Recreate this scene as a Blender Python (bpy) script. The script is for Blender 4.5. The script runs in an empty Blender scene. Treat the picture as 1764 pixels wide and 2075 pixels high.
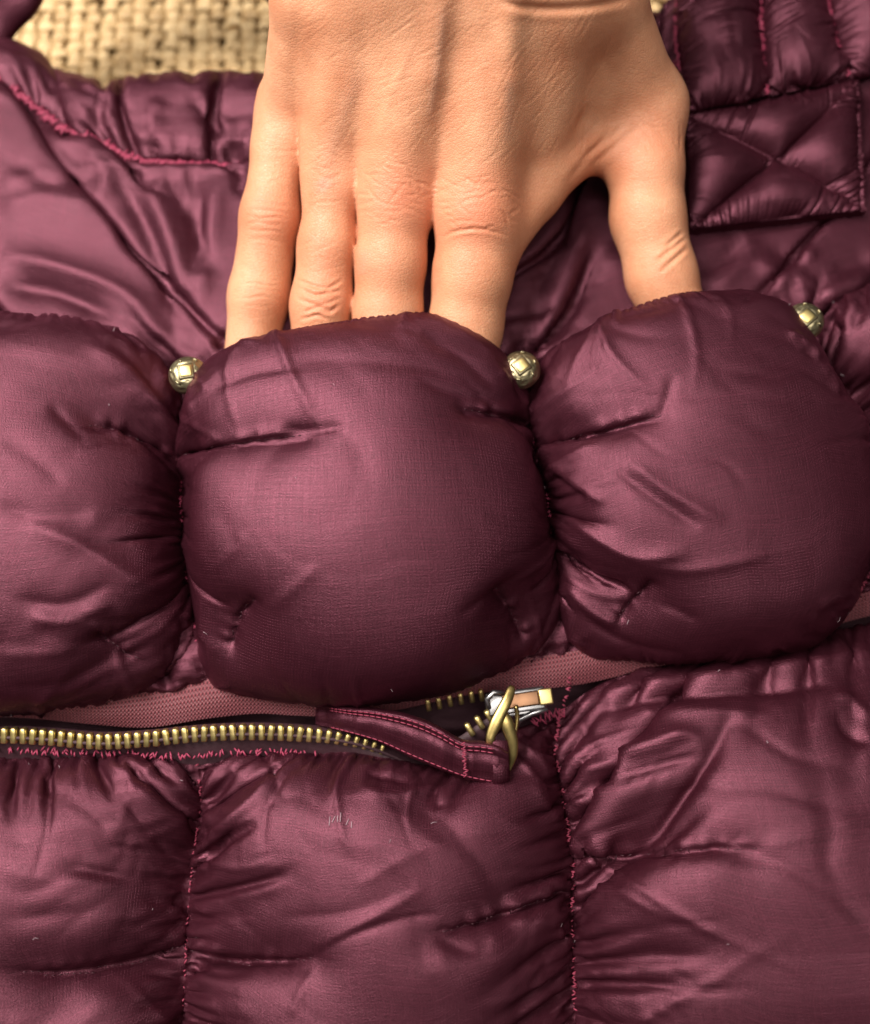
import bpy, math
import numpy as np

# ------------------------------------------------------------------ camera, world, lamps, exposure
S = 0.01                                    # the scene is laid out in centimetres
TILT = math.radians(12.0)
HALF_FOV = math.radians(23.5)
DIST = 28.0
FWD = np.array([0.0, math.sin(TILT), -math.cos(TILT)])
UPV = np.array([0.0, math.cos(TILT), math.sin(TILT)])
RGT = np.array([1.0, 0.0, 0.0])
CAM = np.array([0.0, 0.0, 5.0]) - DIST * FWD
FOC = 882.0 / math.tan(HALF_FOV)

scene = bpy.context.scene
cam_data = bpy.data.cameras.new('camera')
cam = bpy.data.objects.new('camera', cam_data)
scene.collection.objects.link(cam)
cam.location = CAM * S
cam.rotation_euler = (TILT, 0, 0)
cam_data.sensor_fit = 'HORIZONTAL'
cam_data.sensor_width = 36
cam_data.lens = 18.0 / math.tan(HALF_FOV)
cam_data.clip_start = 0.01
cam_data.clip_end = 50
cam_data.dof.use_dof = True
cam_data.dof.focus_distance = 0.266
cam_data.dof.aperture_fstop = 6.0
scene.camera = cam

world = bpy.data.worlds.new('World')
scene.world = world
world.use_nodes = True
world.node_tree.nodes['Background'].inputs[0].default_value = (1.0, 0.93, 0.88, 1)
world.node_tree.nodes['Background'].inputs[1].default_value = 0.085

def area(name, loc, aim, size, power, col):
    d = bpy.data.lights.new(name, 'AREA')
    d.shape = 'RECTANGLE'; d.size = size[0]; d.size_y = size[1]
    d.energy = power; d.color = col
    o = bpy.data.objects.new(name, d)
    scene.collection.objects.link(o)
    o.location = loc
    v = np.array(aim, float) - np.array(loc, float)
    from mathutils import Vector
    o.rotation_euler = Vector(v).to_track_quat('-Z', 'Y').to_euler()
    return o
area('window_light', (-0.47, 0.28, 0.80), (0, 0, 0.04), (0.46, 0.46), 20, (1.0, 0.93, 0.86))
area('ceiling_light', (0.10, -0.10, 1.5), (0, 0, 0.04), (0.7, 0.7), 11, (1.0, 0.92, 0.84))

scene.view_settings.view_transform = 'Standard'
scene.view_settings.look = 'None'
scene.view_settings.exposure = 0.0
scene.view_settings.gamma = 1.0
scene.view_settings.use_curve_mapping = False

rng = np.random.default_rng(7)

# ------------------------------------------------------------------ point helpers
def U(dx, dy, z):
    """photo-layout coordinates (1764 wide) on the horizontal plane z (cm) -> world cm"""
    r = FWD * FOC + RGT * (dx - 882.0) - UPV * (dy - 1037.5)
    t = (z - CAM[2]) / r[2]
    return CAM + r * t

def proj(X):
    """world cm (...,3) -> layout coordinates (...,2)"""
    V = X - CAM
    dep = V @ FWD
    return np.stack([882.0 + FOC * (V @ RGT) / dep, 1037.5 - FOC * (V @ UPV) / dep], -1)

def W(pts):
    return np.array([U(*p) for p in pts])

def spline(P, n, even=True):
    """Catmull-Rom through P resampled to n points"""
    P = np.asarray(P, float)
    if len(P) == 2:
        P = np.stack([P[0] + (P[1] - P[0]) * t for t in (0, .5, 1)])
    E = np.vstack([2 * P[0] - P[1], P, 2 * P[-1] - P[-2]])
    out = []
    m = 24
    for i in range(1, len(E) - 2):
        t = np.linspace(0, 1, m, endpoint=False)[:, None]
        p0, p1, p2, p3 = E[i - 1], E[i], E[i + 1], E[i + 2]
        out.append(.5 * (2 * p1 + (p2 - p0) * t + (2 * p0 - 5 * p1 + 4 * p2 - p3) * t * t + (3 * p1 - p0 - 3 * p2 + p3) * t ** 3))
    out.append(E[-2][None])
    C = np.vstack(out)
    s = np.r_[0, np.cumsum(np.linalg.norm(np.diff(C, axis=0), axis=1))]
    q = np.linspace(0, s[-1], n)
    return np.stack([np.interp(q, s, C[:, k]) for k in range(C.shape[1])], 1)

def norm(v):
    return v / (np.linalg.norm(v, axis=-1, keepdims=True) + 1e-12)

# ------------------------------------------------------------------ node helpers and materials
def material(name):
    m = bpy.data.materials.new(name); m.use_nodes = True
    nt = m.node_tree
    b = nt.nodes['Principled BSDF']
    return m, nt, b

def nd(nt, typ, **kw):
    n = nt.nodes.new(typ)
    for k, v in kw.items():
        if k == 'inp':
            for kk, vv in v.items():
                n.inputs[kk].default_value = vv
        else:
            setattr(n, k, v)
    return n

def ramp(nt, fac, stops):
    r = nt.nodes.new('ShaderNodeValToRGB')
    e = r.color_ramp.elements
    while len(e) < len(stops):
        e.new(0.5)
    for i, (p, c) in enumerate(stops):
        e[i].position = p; e[i].color = (*c, 1)
    nt.links.new(fac, r.inputs[0])
    return r.outputs[0]

def mix(nt, a, b, fac, blend='MIX'):
    m = nt.nodes.new('ShaderNodeMix'); m.data_type = 'RGBA'; m.blend_type = blend
    for sock, v in ((m.inputs[0], fac), (m.inputs[6], a), (m.inputs[7], b)):
        if hasattr(v, 'is_linked'):
            nt.links.new(v, sock)
        elif isinstance(v, (int, float)):
            sock.default_value = v
        else:
            sock.default_value = (*v, 1)
    return m.outputs[2]

def math_node(nt, op, a, b=None, c=None):
    m = nt.nodes.new('ShaderNodeMath'); m.operation = op
    for i, v in enumerate((a, b, c)):
        if v is None: continue
        if hasattr(v, 'is_linked'): nt.links.new(v, m.inputs[i])
        else: m.inputs[i].default_value = v
    return m.outputs[0]

def mapped(nt, src, scale, rot=(0, 0, 0)):
    mp = nt.nodes.new('ShaderNodeMapping')
    mp.inputs['Scale'].default_value = scale
    mp.inputs['Rotation'].default_value = rot
    nt.links.new(src, mp.inputs[0])
    return mp.outputs[0]

def noise(nt, vec, scale, detail=3, rough=.55):
    n = nd(nt, 'ShaderNodeTexNoise', inp={'Scale': scale, 'Detail': detail, 'Roughness': rough})
    nt.links.new(vec, n.inputs['Vector'])
    return n.outputs['Fac']

def nylon(name, base, dark, rough=.36):
    m, nt, b = material(name)
    uv = nd(nt, 'ShaderNodeUVMap').outputs[0]
    tc = nd(nt, 'ShaderNodeTexCoord').outputs['Object']
    sep = nd(nt, 'ShaderNodeSeparateXYZ'); nt.links.new(uv, sep.inputs[0])
    # slubby threads running both ways of the cloth
    nh = noise(nt, mapped(nt, uv, (1.6, 42, 1)), 1.0, 4, .65)
    nv = noise(nt, mapped(nt, uv, (42, 1.6, 1)), 1.0, 4, .65)
    thr = math_node(nt, 'ADD', math_node(nt, 'MULTIPLY', nh, .5), math_node(nt, 'MULTIPLY', nv, .5))
    st1 = noise(nt, mapped(nt, uv, (.45, 13, 1)), 1.0, 3, .6)
    st2 = noise(nt, mapped(nt, uv, (13, .45, 1)), 1.0, 3, .6)
    streak = math_node(nt, 'MAXIMUM', st1, math_node(nt, 'MULTIPLY', st2, .96))
    grain = noise(nt, mapped(nt, uv, (30, 30, 1)), 1.0, 2, .7)
    thr = math_node(nt, 'ADD', math_node(nt, 'ADD', math_node(nt, 'MULTIPLY', thr, .45), math_node(nt, 'MULTIPLY', streak, .30)), math_node(nt, 'MULTIPLY', grain, .25))
    # ripstop grid
    def line(sock, pitch):
        f = math_node(nt, 'FRACT', math_node(nt, 'DIVIDE', sock, pitch))
        d = math_node(nt, 'ABSOLUTE', math_node(nt, 'SUBTRACT', f, .5))
        return math_node(nt, 'LESS_THAN', d, .17)
    grid = math_node(nt, 'MAXIMUM', line(sep.outputs[0], .078), line(sep.outputs[1], .078))
    blot = noise(nt, mapped(nt, tc, (60, 60, 60)), 1.0, 4, .6)
    c = mix(nt, dark, base, ramp(nt, thr, [(.36, (0, 0, 0)), (.64, (1, 1, 1))]))
    c = mix(nt, c, tuple(k * .45 for k in dark), math_node(nt, 'MULTIPLY', grid, .26))
    c = mix(nt, c, tuple(k * .75 for k in base), math_node(nt, 'MULTIPLY', ramp(nt, blot, [(.40, (0, 0, 0)), (.75, (1, 1, 1))]), .35))
    nt.links.new(c, b.inputs['Base Color'])
    rr = math_node(nt, 'ADD', math_node(nt, 'MULTIPLY', thr, .22), rough - .08)
    nt.links.new(rr, b.inputs['Roughness'])
    b.inputs['Specular IOR Level'].default_value = .66
    b.inputs['Specular Tint'].default_value = (1.0, .72, .84, 1)
    b.inputs['Metallic'].default_value = .64
    b.inputs['Anisotropic'].default_value = .25
    b.inputs['Sheen Weight'].default_value = .0
    b.inputs['Sheen Roughness'].default_value = .4
    b.inputs['Sheen Tint'].default_value = (.9, .55, .68, 1)
    h = math_node(nt, 'ADD', math_node(nt, 'MULTIPLY', thr, .8), math_node(nt, 'MULTIPLY', grid, -.22))
    h = math_node(nt, 'ADD', h, math_node(nt, 'MULTIPLY', grain, .5))
    bp = nd(nt, 'ShaderNodeBump', inp={'Strength': .55, 'Distance': .00035})
    nt.links.new(h, bp.inputs['Height'])
    nt.links.new(bp.outputs[0], b.inputs['Normal'])
    return m

def plain(name, col, rough=.6, metal=0.0, bump=0.0, bscale=400, var=.25, spec=.5):
    m, nt, b = material(name)
    tc = nd(nt, 'ShaderNodeTexCoord').outputs['Object']
    n = noise(nt, mapped(nt, tc, (bscale,) * 3), 1.0, 4, .6)
    c = mix(nt, tuple(k * (1 - var) for k in col), tuple(min(1, k * (1 + var)) for k in col), n)
    nt.links.new(c, b.inputs['Base Color'])
    b.inputs['Metallic'].default_value = metal
    b.inputs['Specular IOR Level'].default_value = spec
    nt.links.new(math_node(nt, 'ADD', math_node(nt, 'MULTIPLY', n, .2), rough - .1), b.inputs['Roughness'])
    if bump:
        bp = nd(nt, 'ShaderNodeBump', inp={'Strength': bump, 'Distance': .0003})
        nt.links.new(n, bp.inputs['Height']); nt.links.new(bp.outputs[0], b.inputs['Normal'])
    return m

def tape_material():
    m, nt, b = material('grosgrain_tape')
    uv = nd(nt, 'ShaderNodeUVMap').outputs[0]
    sep = nd(nt, 'ShaderNodeSeparateXYZ'); nt.links.new(uv, sep.inputs[0])
    def wave(sock, pitch):
        return math_node(nt, 'SINE', math_node(nt, 'MULTIPLY', sock, 6.2832 / pitch))
    a = wave(sep.outputs[0], .105); c_ = wave(sep.outputs[1], .105)
    h = math_node(nt, 'ADD', math_node(nt, 'MULTIPLY', math_node(nt, 'MULTIPLY', a, c_), .5), math_node(nt, 'ADD', math_node(nt, 'MULTIPLY', a, .2), .5))
    c = mix(nt, (.042, .0075, .013), (.235, .054, .068), h)
    nt.links.new(c, b.inputs['Base Color'])
    b.inputs['Roughness'].default_value = .55
    bp = nd(nt, 'ShaderNodeBump', inp={'Strength': .8, 'Distance': .0004})
    nt.links.new(h, bp.inputs['Height']); nt.links.new(bp.outputs[0], b.inputs['Normal'])
    return m

def skin_material():
    m, nt, b = material('skin')
    tc = nd(nt, 'ShaderNodeTexCoord').outputs['Object']
    at = nd(nt, 'ShaderNodeAttribute', attribute_name='flush_vein_shade')
    sp = nd(nt, 'ShaderNodeSeparateColor'); nt.links.new(at.outputs['Color'], sp.inputs[0])
    n1 = noise(nt, mapped(nt, tc, (55,) * 3), 1.0, 4, .6)
    n2 = noise(nt, mapped(nt, tc, (420,) * 3), 1.0, 3, .6)
    c = mix(nt, (.52, .208, .108), (.66, .330, .190), ramp(nt, n1, [(.32, (0, 0, 0)), (.68, (1, 1, 1))]))
    c = mix(nt, c, (.46, .215, .11), math_node(nt, 'MULTIPLY', ramp(nt, n2, [(.45, (0, 0, 0)), (.8, (1, 1, 1))]), .35))
    c = mix(nt, c, (.60, .21, .115), sp.outputs[0])         # flushed knuckles
    c = mix(nt, c, (.36, .235, .19), sp.outputs[1])          # veins showing through, and painted shade along the tendons
    nt.links.new(c, b.inputs['Base Color'])
    b.inputs['Subsurface Weight'].default_value = .18
    b.inputs['Subsurface Radius'].default_value = (.9, .35, .18)
    b.inputs['Subsurface Scale'].default_value = .003
    b.inputs['Specular IOR Level'].default_value = .42
    nt.links.new(math_node(nt, 'ADD', math_node(nt, 'MULTIPLY', n2, .2), .40), b.inputs['Roughness'])
    v = nd(nt, 'ShaderNodeTexVoronoi', feature='DISTANCE_TO_EDGE', inp={'Scale': 1.0})
    nt.links.new(mapped(nt, tc, (1000, 1500, 1000), (0, 0, .5)), v.inputs['Vector'])
    cell = ramp(nt, v.outputs[0], [(0, (0, 0, 0)), (.16, (1, 1, 1))])
    fib = noise(nt, mapped(nt, tc, (260, 900, 260), (0, 0, .6)), 1.0, 4, .6)
    h = math_node(nt, 'ADD', math_node(nt, 'MULTIPLY', cell, .5), math_node(nt, 'MULTIPLY', fib, 1.1))
    bp = nd(nt, 'ShaderNodeBump', inp={'Strength': .34, 'Distance': .0004})
    nt.links.new(h, bp.inputs['Height']); nt.links.new(bp.outputs[0], b.inputs['Normal'])
    return m

def straw_material():
    m, nt, b = material('seagrass_straw')
    tc = nd(nt, 'ShaderNodeTexCoord').outputs['Object']
    oi = nd(nt, 'ShaderNodeObjectInfo')
    n = noise(nt, mapped(nt, tc, (210, 210, 210)), 1.0, 5, .7)
    n2 = noise(nt, mapped(nt, tc, (45, 45, 45)), 1.0, 2, .5)
    c = mix(nt, (.30, .17, .05), (.88, .66, .36), ramp(nt, n, [(.3, (0, 0, 0)), (.65, (1, 1, 1))]))
    c = mix(nt, c, (.72, .53, .28), math_node(nt, 'MULTIPLY', n2, .6))
    c = mix(nt, c, (.26, .13, .035), math_node(nt, 'MULTIPLY', oi.outputs['Random'], .45))
    nt.links.new(c, b.inputs['Base Color'])
    b.inputs['Roughness'].default_value = .6
    fib = noise(nt, mapped(nt, tc, (700, 700, 700)), 1.0, 3, .6)
    bp = nd(nt, 'ShaderNodeBump', inp={'Strength': .6, 'Distance': .0006})
    nt.links.new(fib, bp.inputs['Height']); nt.links.new(bp.outputs[0], b.inputs['Normal'])
    return m

M = {
    'nylon': nylon('burgundy_nylon', (.106, .0212, .0385), (.033, .0062, .0110), .34),
    'lining': nylon('dark_lining', (.030, .008, .012), (.016, .004, .007), .5),
    'thread_dark': plain('wine_thread', (.22, .024, .055), .6, bump=.4, bscale=900),
    'thread': plain('pink_thread', (.30, .034, .082), .6, bump=.4, bscale=900),
    'dark_thread': plain('dark_thread', (.045, .010, .018), .6),
    'tape': tape_material(),
    'zip_tape': plain('zip_tape', (.034, .010, .016), .65, bump=.6, bscale=700),
    'brass': plain('brass', (.62, .50, .21), .42, 1.0, bump=.08, bscale=300, var=.12),
    'antique': plain('antique_brass', (.32, .28, .17), .44, 1.0, bump=.25, bscale=330, var=.40),
    'old_brass': plain('old_brass', (.40, .31, .12), .36, 1.0, bump=.12, bscale=300, var=.25),
    'steel': plain('worn_steel', (.36, .36, .37), .34, 1.0, var=.15),
    'reflect_brown': plain('worn_reflect_brown', (.30, .165, .095), .42, 1.0, var=.2, bscale=200),  # orange-brown reflection on the slider, painted in as its metal colour
    'skin': skin_material(),
    'straw': straw_material(),
    'mat_back': plain('mat_backing', (.30, .18, .07), .9, var=.4, bscale=120),
    'lint': plain('white_scuff', (.36, .27, .30), .8),
}

# ------------------------------------------------------------------ mesh helpers
def link(o, parent=None):
    scene.collection.objects.link(o)
    if parent is not None: o.parent = parent
    return o

def mesh_obj(name, V, F, mat, parent=None, uv=None, smooth=True):
    """V in cm (n,3); F array of quads or list of faces"""
    me = bpy.data.meshes.new(name)
    V = np.asarray(V, np.float64) * S
    if isinstance(F, np.ndarray):
        k = F.shape[1]; nf = len(F)
        me.vertices.add(len(V)); me.vertices.foreach_set('co', V.astype(np.float32).ravel())
        me.loops.add(nf * k); me.loops.foreach_set('vertex_index', F.astype(np.int32).ravel())
        me.polygons.add(nf); me.polygons.foreach_set('loop_start', np.arange(0, nf * k, k, dtype=np.int32))
        me.update(calc_edges=True)
    else:
        me.from_pydata([tuple(v) for v in V], [], [tuple(f) for f in F]); me.update()
    if uv is not None:
        l = me.uv_layers.new(name='UVMap')
        idx = np.empty(len(me.loops), np.int32); me.loops.foreach_get('vertex_index', idx)
        l.data.foreach_set('uv', np.asarray(uv, np.float32)[idx].ravel())
    me.polygons.foreach_set('use_smooth', np.full(len(me.polygons), smooth))
    me.validate()
    me.materials.append(mat)
    return link(bpy.data.objects.new(name, me), parent)

def grid_faces(r, c):
    i = np.arange(r * c).reshape(r, c)
    return np.stack([i[:-1, :-1], i[1:, :-1], i[1:, 1:], i[:-1, 1:]], -1).reshape(-1, 4)

def grid_obj(name, X, mat, parent, uv=None):
    r, c = X.shape[:2]
    if uv is None:
        du = np.linalg.norm(np.diff(X, axis=1), axis=-1).mean(0); dv = np.linalg.norm(np.diff(X, axis=0), axis=-1).mean(1)
        uu = np.r_[0, np.cumsum(du)]; vv = np.r_[0, np.cumsum(dv)]
        uv = np.stack(np.meshgrid(uu, -vv), -1)
    return mesh_obj(name, X.reshape(-1, 3), grid_faces(r, c), mat, parent, uv.reshape(-1, 2))

def tube_arrays(P, rad, sides=8, ref=(0, 0, 1), flat=1.0, closed_caps=True):
    P = np.asarray(P, float); n = len(P)
    T = norm(np.gradient(P, axis=0))
    ref = np.asarray(ref, float)
    A = norm(np.cross(T, ref)); B = np.cross(A, T)
    a = np.linspace(0, 2 * math.pi, sides, endpoint=False)
    rad = np.broadcast_to(rad, (n,))
    V = P[:, None] + rad[:, None, None] * (np.cos(a)[None, :, None] * A[:, None] + flat * np.sin(a)[None, :, None] * B[:, None])
    i = np.arange(n * sides).reshape(n, sides)
    F = np.stack([i[:-1], np.roll(i, -1, 1)[:-1], np.roll(i, -1, 1)[1:], i[1:]], -1).reshape(-1, 4)
    F = [tuple(f) for f in F]
    if closed_caps:
        F.append(tuple(i[0][::-1])); F.append(tuple(i[-1]))
    return V.reshape(-1, 3), F

class MB:
    def __init__(s): s.V = []; s.F = []; s.n = 0
    def add(s, V, F):
        s.V.append(np.asarray(V, float)); s.F += [tuple(int(k) + s.n for k in f) for f in F]; s.n += len(V)
    def tube(s, *a, **k): s.add(*tube_arrays(*a, **k))
    def box(s, c, ax, h):
        """oriented box: centre, three axes (rows), half sizes"""
        ax = np.asarray(ax, float); V = []
        for x in (-1, 1):
            for y in (-1, 1):
                for z in (-1, 1):
                    V.append(np.asarray(c) + ax[0] * h[0] * x + ax[1] * h[1] * y + ax[2] * h[2] * z)
        s.add(V, [(0, 1, 3, 2), (4, 6, 7, 5), (0, 4, 5, 1), (2, 3, 7, 6), (0, 2, 6, 4), (1, 5, 7, 3)])
    def build(s, name, mat, parent, smooth=True):
        return mesh_obj(name, np.vstack(s.V), s.F, mat, parent, smooth=smooth)

def bevel(o, w, seg=2):
    m = o.modifiers.new('bevel', 'BEVEL'); m.width = w * S; m.segments = seg; m.limit_method = 'ANGLE'
    return o

def empty(name, loc=(0, 0, 0)):
    o = bpy.data.objects.new(name, None); o.empty_display_size = .01
    o.location = np.asarray(loc) * S
    return link(o)

def tag(o, label, cat=None, kind=None, group=None):
    o['label'] = label
    if cat: o['category'] = cat
    if kind: o['kind'] = kind
    if group: o['group'] = group
    return o

# ------------------------------------------------------------------ cloth: gathered, stuffed nylon panels relaxed on a grid
def vnormals(X):
    du = np.empty_like(X); dv = np.empty_like(X)
    du[:, 1:-1] = X[:, 2:] - X[:, :-2]; du[:, 0] = X[:, 1] - X[:, 0]; du[:, -1] = X[:, -1] - X[:, -2]
    dv[1:-1] = X[2:] - X[:-2]; dv[0] = X[1] - X[0]; dv[-1] = X[-1] - X[-2]
    n = np.cross(dv, du)
    return n / (np.linalg.norm(n, axis=-1, keepdims=True) + 1e-9)

def seg_dist(Q, poly):
    """distance of 2-D points Q (...,2) to a polyline, and the arc position 0..1"""
    poly = np.asarray(poly, float)
    best = np.full(Q.shape[:-1], 1e9); pos = np.zeros(Q.shape[:-1])
    L = np.r_[0, np.cumsum(np.linalg.norm(np.diff(poly, axis=0), axis=1))]
    for k in range(len(poly) - 1):
        a = poly[k]; d = poly[k + 1] - a; l2 = d @ d
        t = np.clip(((Q - a) @ d) / l2, 0, 1)
        dd = np.linalg.norm(Q - (a + t[..., None] * d), axis=-1)
        m = dd < best
        best = np.where(m, dd, best); pos = np.where(m, (L[k] + t * math.sqrt(l2)) / L[-1], pos)
    return best, pos

def brush(Q, poly, reach):
    """distance and arc position for the points of Q near the polyline only"""
    poly = np.asarray(poly, float)
    a = poly.min(0) - reach; b = poly.max(0) + reach
    m = ((Q > a) & (Q < b)).all(-1)
    d, t = seg_dist(Q[m], poly)
    return m, d, t

def bell(t):
    return np.clip(np.minimum(t, 1 - t) * 5, 0, 1) ** .7

def resize(A, r, c):
    R, Cc = A.shape[:2]
    y = np.linspace(0, R - 1, r); x = np.linspace(0, Cc - 1, c)
    y0 = np.minimum(y.astype(int), R - 2); x0 = np.minimum(x.astype(int), Cc - 2)
    fy = (y - y0).reshape(-1, 1, *([1] * (A.ndim - 2))); fx = (x - x0).reshape(1, -1, *([1] * (A.ndim - 2)))
    a = A[y0][:, x0]; b = A[y0][:, x0 + 1]; c_ = A[y0 + 1][:, x0]; d = A[y0 + 1][:, x0 + 1]
    return (a * (1 - fx) + b * fx) * (1 - fy) + (c_ * (1 - fx) + d * fx) * fy

def vnoise(P, g):
    """smooth value noise on 2-D points"""
    n = 64
    T_ = g.normal(size=(n, n))
    i = np.floor(P).astype(int); f = P - i; f = f * f * f * (f * (f * 6 - 15) + 10)
    x0, y0 = i[..., 0] % n, i[..., 1] % n; x1, y1 = (x0 + 1) % n, (y0 + 1) % n
    return ((T_[x0, y0] * (1 - f[..., 0]) + T_[x1, y0] * f[..., 0]) * (1 - f[..., 1])
            + (T_[x0, y1] * (1 - f[..., 0]) + T_[x1, y1] * f[..., 0]) * f[..., 1])

def crumple(uv, g, uu, vv):
    """thin sharp folds: creased facets, stronger beside the seams"""
    H = np.zeros(uv.shape[:2])
    edge = np.exp(-np.minimum(np.minimum(uu, 1 - uu), np.minimum(vv, 1 - vv)) / .16)
    for sc, st, amp in ((.34, 2.8, .11), (.62, 2.6, .07), (1.1, 2.2, .03)):
        a = g.uniform(-.9, .9)
        R_ = np.array([[math.cos(a), -math.sin(a)], [math.sin(a), math.cos(a)]])
        P = (uv @ R_) * np.array([sc / st, sc]) + g.uniform(0, 50, 2)
        P = P + .45 * np.stack([vnoise(uv * sc * .6 + 9, g), vnoise(uv * sc * .6 + 31, g)], -1)
        n_ = vnoise(P, g)
        fold = np.sqrt(n_ * n_ + .0006)                     # one thin crease where the noise crosses zero
        fold = np.where(fold < .7, fold, .7 + .2 * (fold - .7))
        mask = np.clip(vnoise(uv * .26 + g.uniform(0, 40, 2), g) * .9 + .30, 0, 1.2)
        H += amp * (fold - .4) * np.maximum(mask * .7, edge * .8)
    return H

def coons(top, bot, lef, rig, r, c):
    T = spline(top, c); B = spline(bot, c); L = spline(lef, r); R = spline(rig, r)
    T[0] = L[0] = (T[0] + L[0]) / 2; T[-1] = R[0] = (T[-1] + R[0]) / 2
    B[0] = L[-1] = (B[0] + L[-1]) / 2; B[-1] = R[-1] = (B[-1] + R[-1]) / 2
    u = np.linspace(0, 1, c)[None, :, None]; v = np.linspace(0, 1, r)[:, None, None]
    return ((1 - v) * T[None] + v * B[None] + (1 - u) * L[:, None] + u * R[:, None]
            - ((1 - u) * (1 - v) * T[0] + u * (1 - v) * T[-1] + (1 - u) * v * B[0] + u * v * B[-1]))

def solve_edge(X, w, a, b, L, ks, kc):
    A = X[a]; B = X[b]
    d = B - A
    l = np.sqrt((d * d).sum(-1)) + 1e-9
    e = (l - L) / l
    if ks != kc: e *= np.where(e > 0, np.float32(ks), np.float32(kc))
    else: e *= np.float32(ks)
    wa = w[a]; wb = w[b]
    e /= (wa + wb + np.float32(1e-6))
    A += (e * wa)[..., None] * d
    B -= (e * wb)[..., None] * d

def relax(X, w, Lu, Lv, press, grav, its, limit, kc=.35, kb=.15, reps=3, damp=.93):
    r, c = X.shape[:2]
    sl = lambda a, b=None, s=2: slice(a, b, s)
    groups = []
    for o in (0, 1):
        n = (c - 1 - o + 1) // 2
        groups.append(((slice(None), slice(o, o + 2 * n, 2)), (slice(None), slice(o + 1, o + 1 + 2 * n, 2)), Lu[:, o:o + 2 * n:2], 1.0, kc))
        n = (r - 1 - o + 1) // 2
        groups.append(((slice(o, o + 2 * n, 2), slice(None)), (slice(o + 1, o + 1 + 2 * n, 2), slice(None)), Lv[o:o + 2 * n:2], 1.0, kc))
    # shear
    Ld = np.sqrt(((Lu[:-1] + Lu[1:]) / 2) ** 2 + ((Lv[:, :-1] + Lv[:, 1:]) / 2) ** 2)
    for o in (0, 1):
        n = (c - 1 - o + 1) // 2
        cs = slice(o, o + 2 * n, 2); cs1 = slice(o + 1, o + 1 + 2 * n, 2)
        for q in (0, 1):
            m = (r - 1 - q + 1) // 2
            rs = slice(q, q + 2 * m, 2); rs1 = slice(q + 1, q + 1 + 2 * m, 2)
            L = Ld[rs][:, cs]
            groups.append(((rs, cs), (rs1, cs1), L, .35, .12))
            groups.append(((rs, cs1), (rs1, cs), L, .35, .12))
    bends = []
    step = 2
    Lu2 = Lu[:, :-1] + Lu[:, 1:]; Lv2 = Lv[:-1] + Lv[1:]
    for o in range(4):
        cs = np.arange(o, c - 2, 4)
        if len(cs): bends.append(((slice(None), slice(o, cs[-1] + 1, 4)), (slice(None), slice(o + 2, cs[-1] + 3, 4)), Lu2[:, o:cs[-1] + 1:4]))
        rs = np.arange(o, r - 2, 4)
        if len(rs): bends.append(((slice(o, rs[-1] + 1, 4), slice(None)), (slice(o + 2, rs[-1] + 3, 4), slice(None)), Lv2[o:rs[-1] + 1:4]))
    Xp = X.copy()
    cell = float(Lu.mean())
    for it in range(its):
        V = (X - Xp) * damp
        V = np.clip(V, -cell, cell)
        Xp = X.copy()
        X = X + w[..., None] * (V + vnormals(X) * press * cell)
        X[..., 2] += w * grav * cell
        for _ in range(reps):
            for a, b, L, ks, k2 in groups:
                solve_edge(X, w, a, b, L, ks, k2)
        for a, b, L in bends:
            solve_edge(X, w, a, b, L, kb, kb)
        if limit is not None:
            limit(X)
    return X

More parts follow.
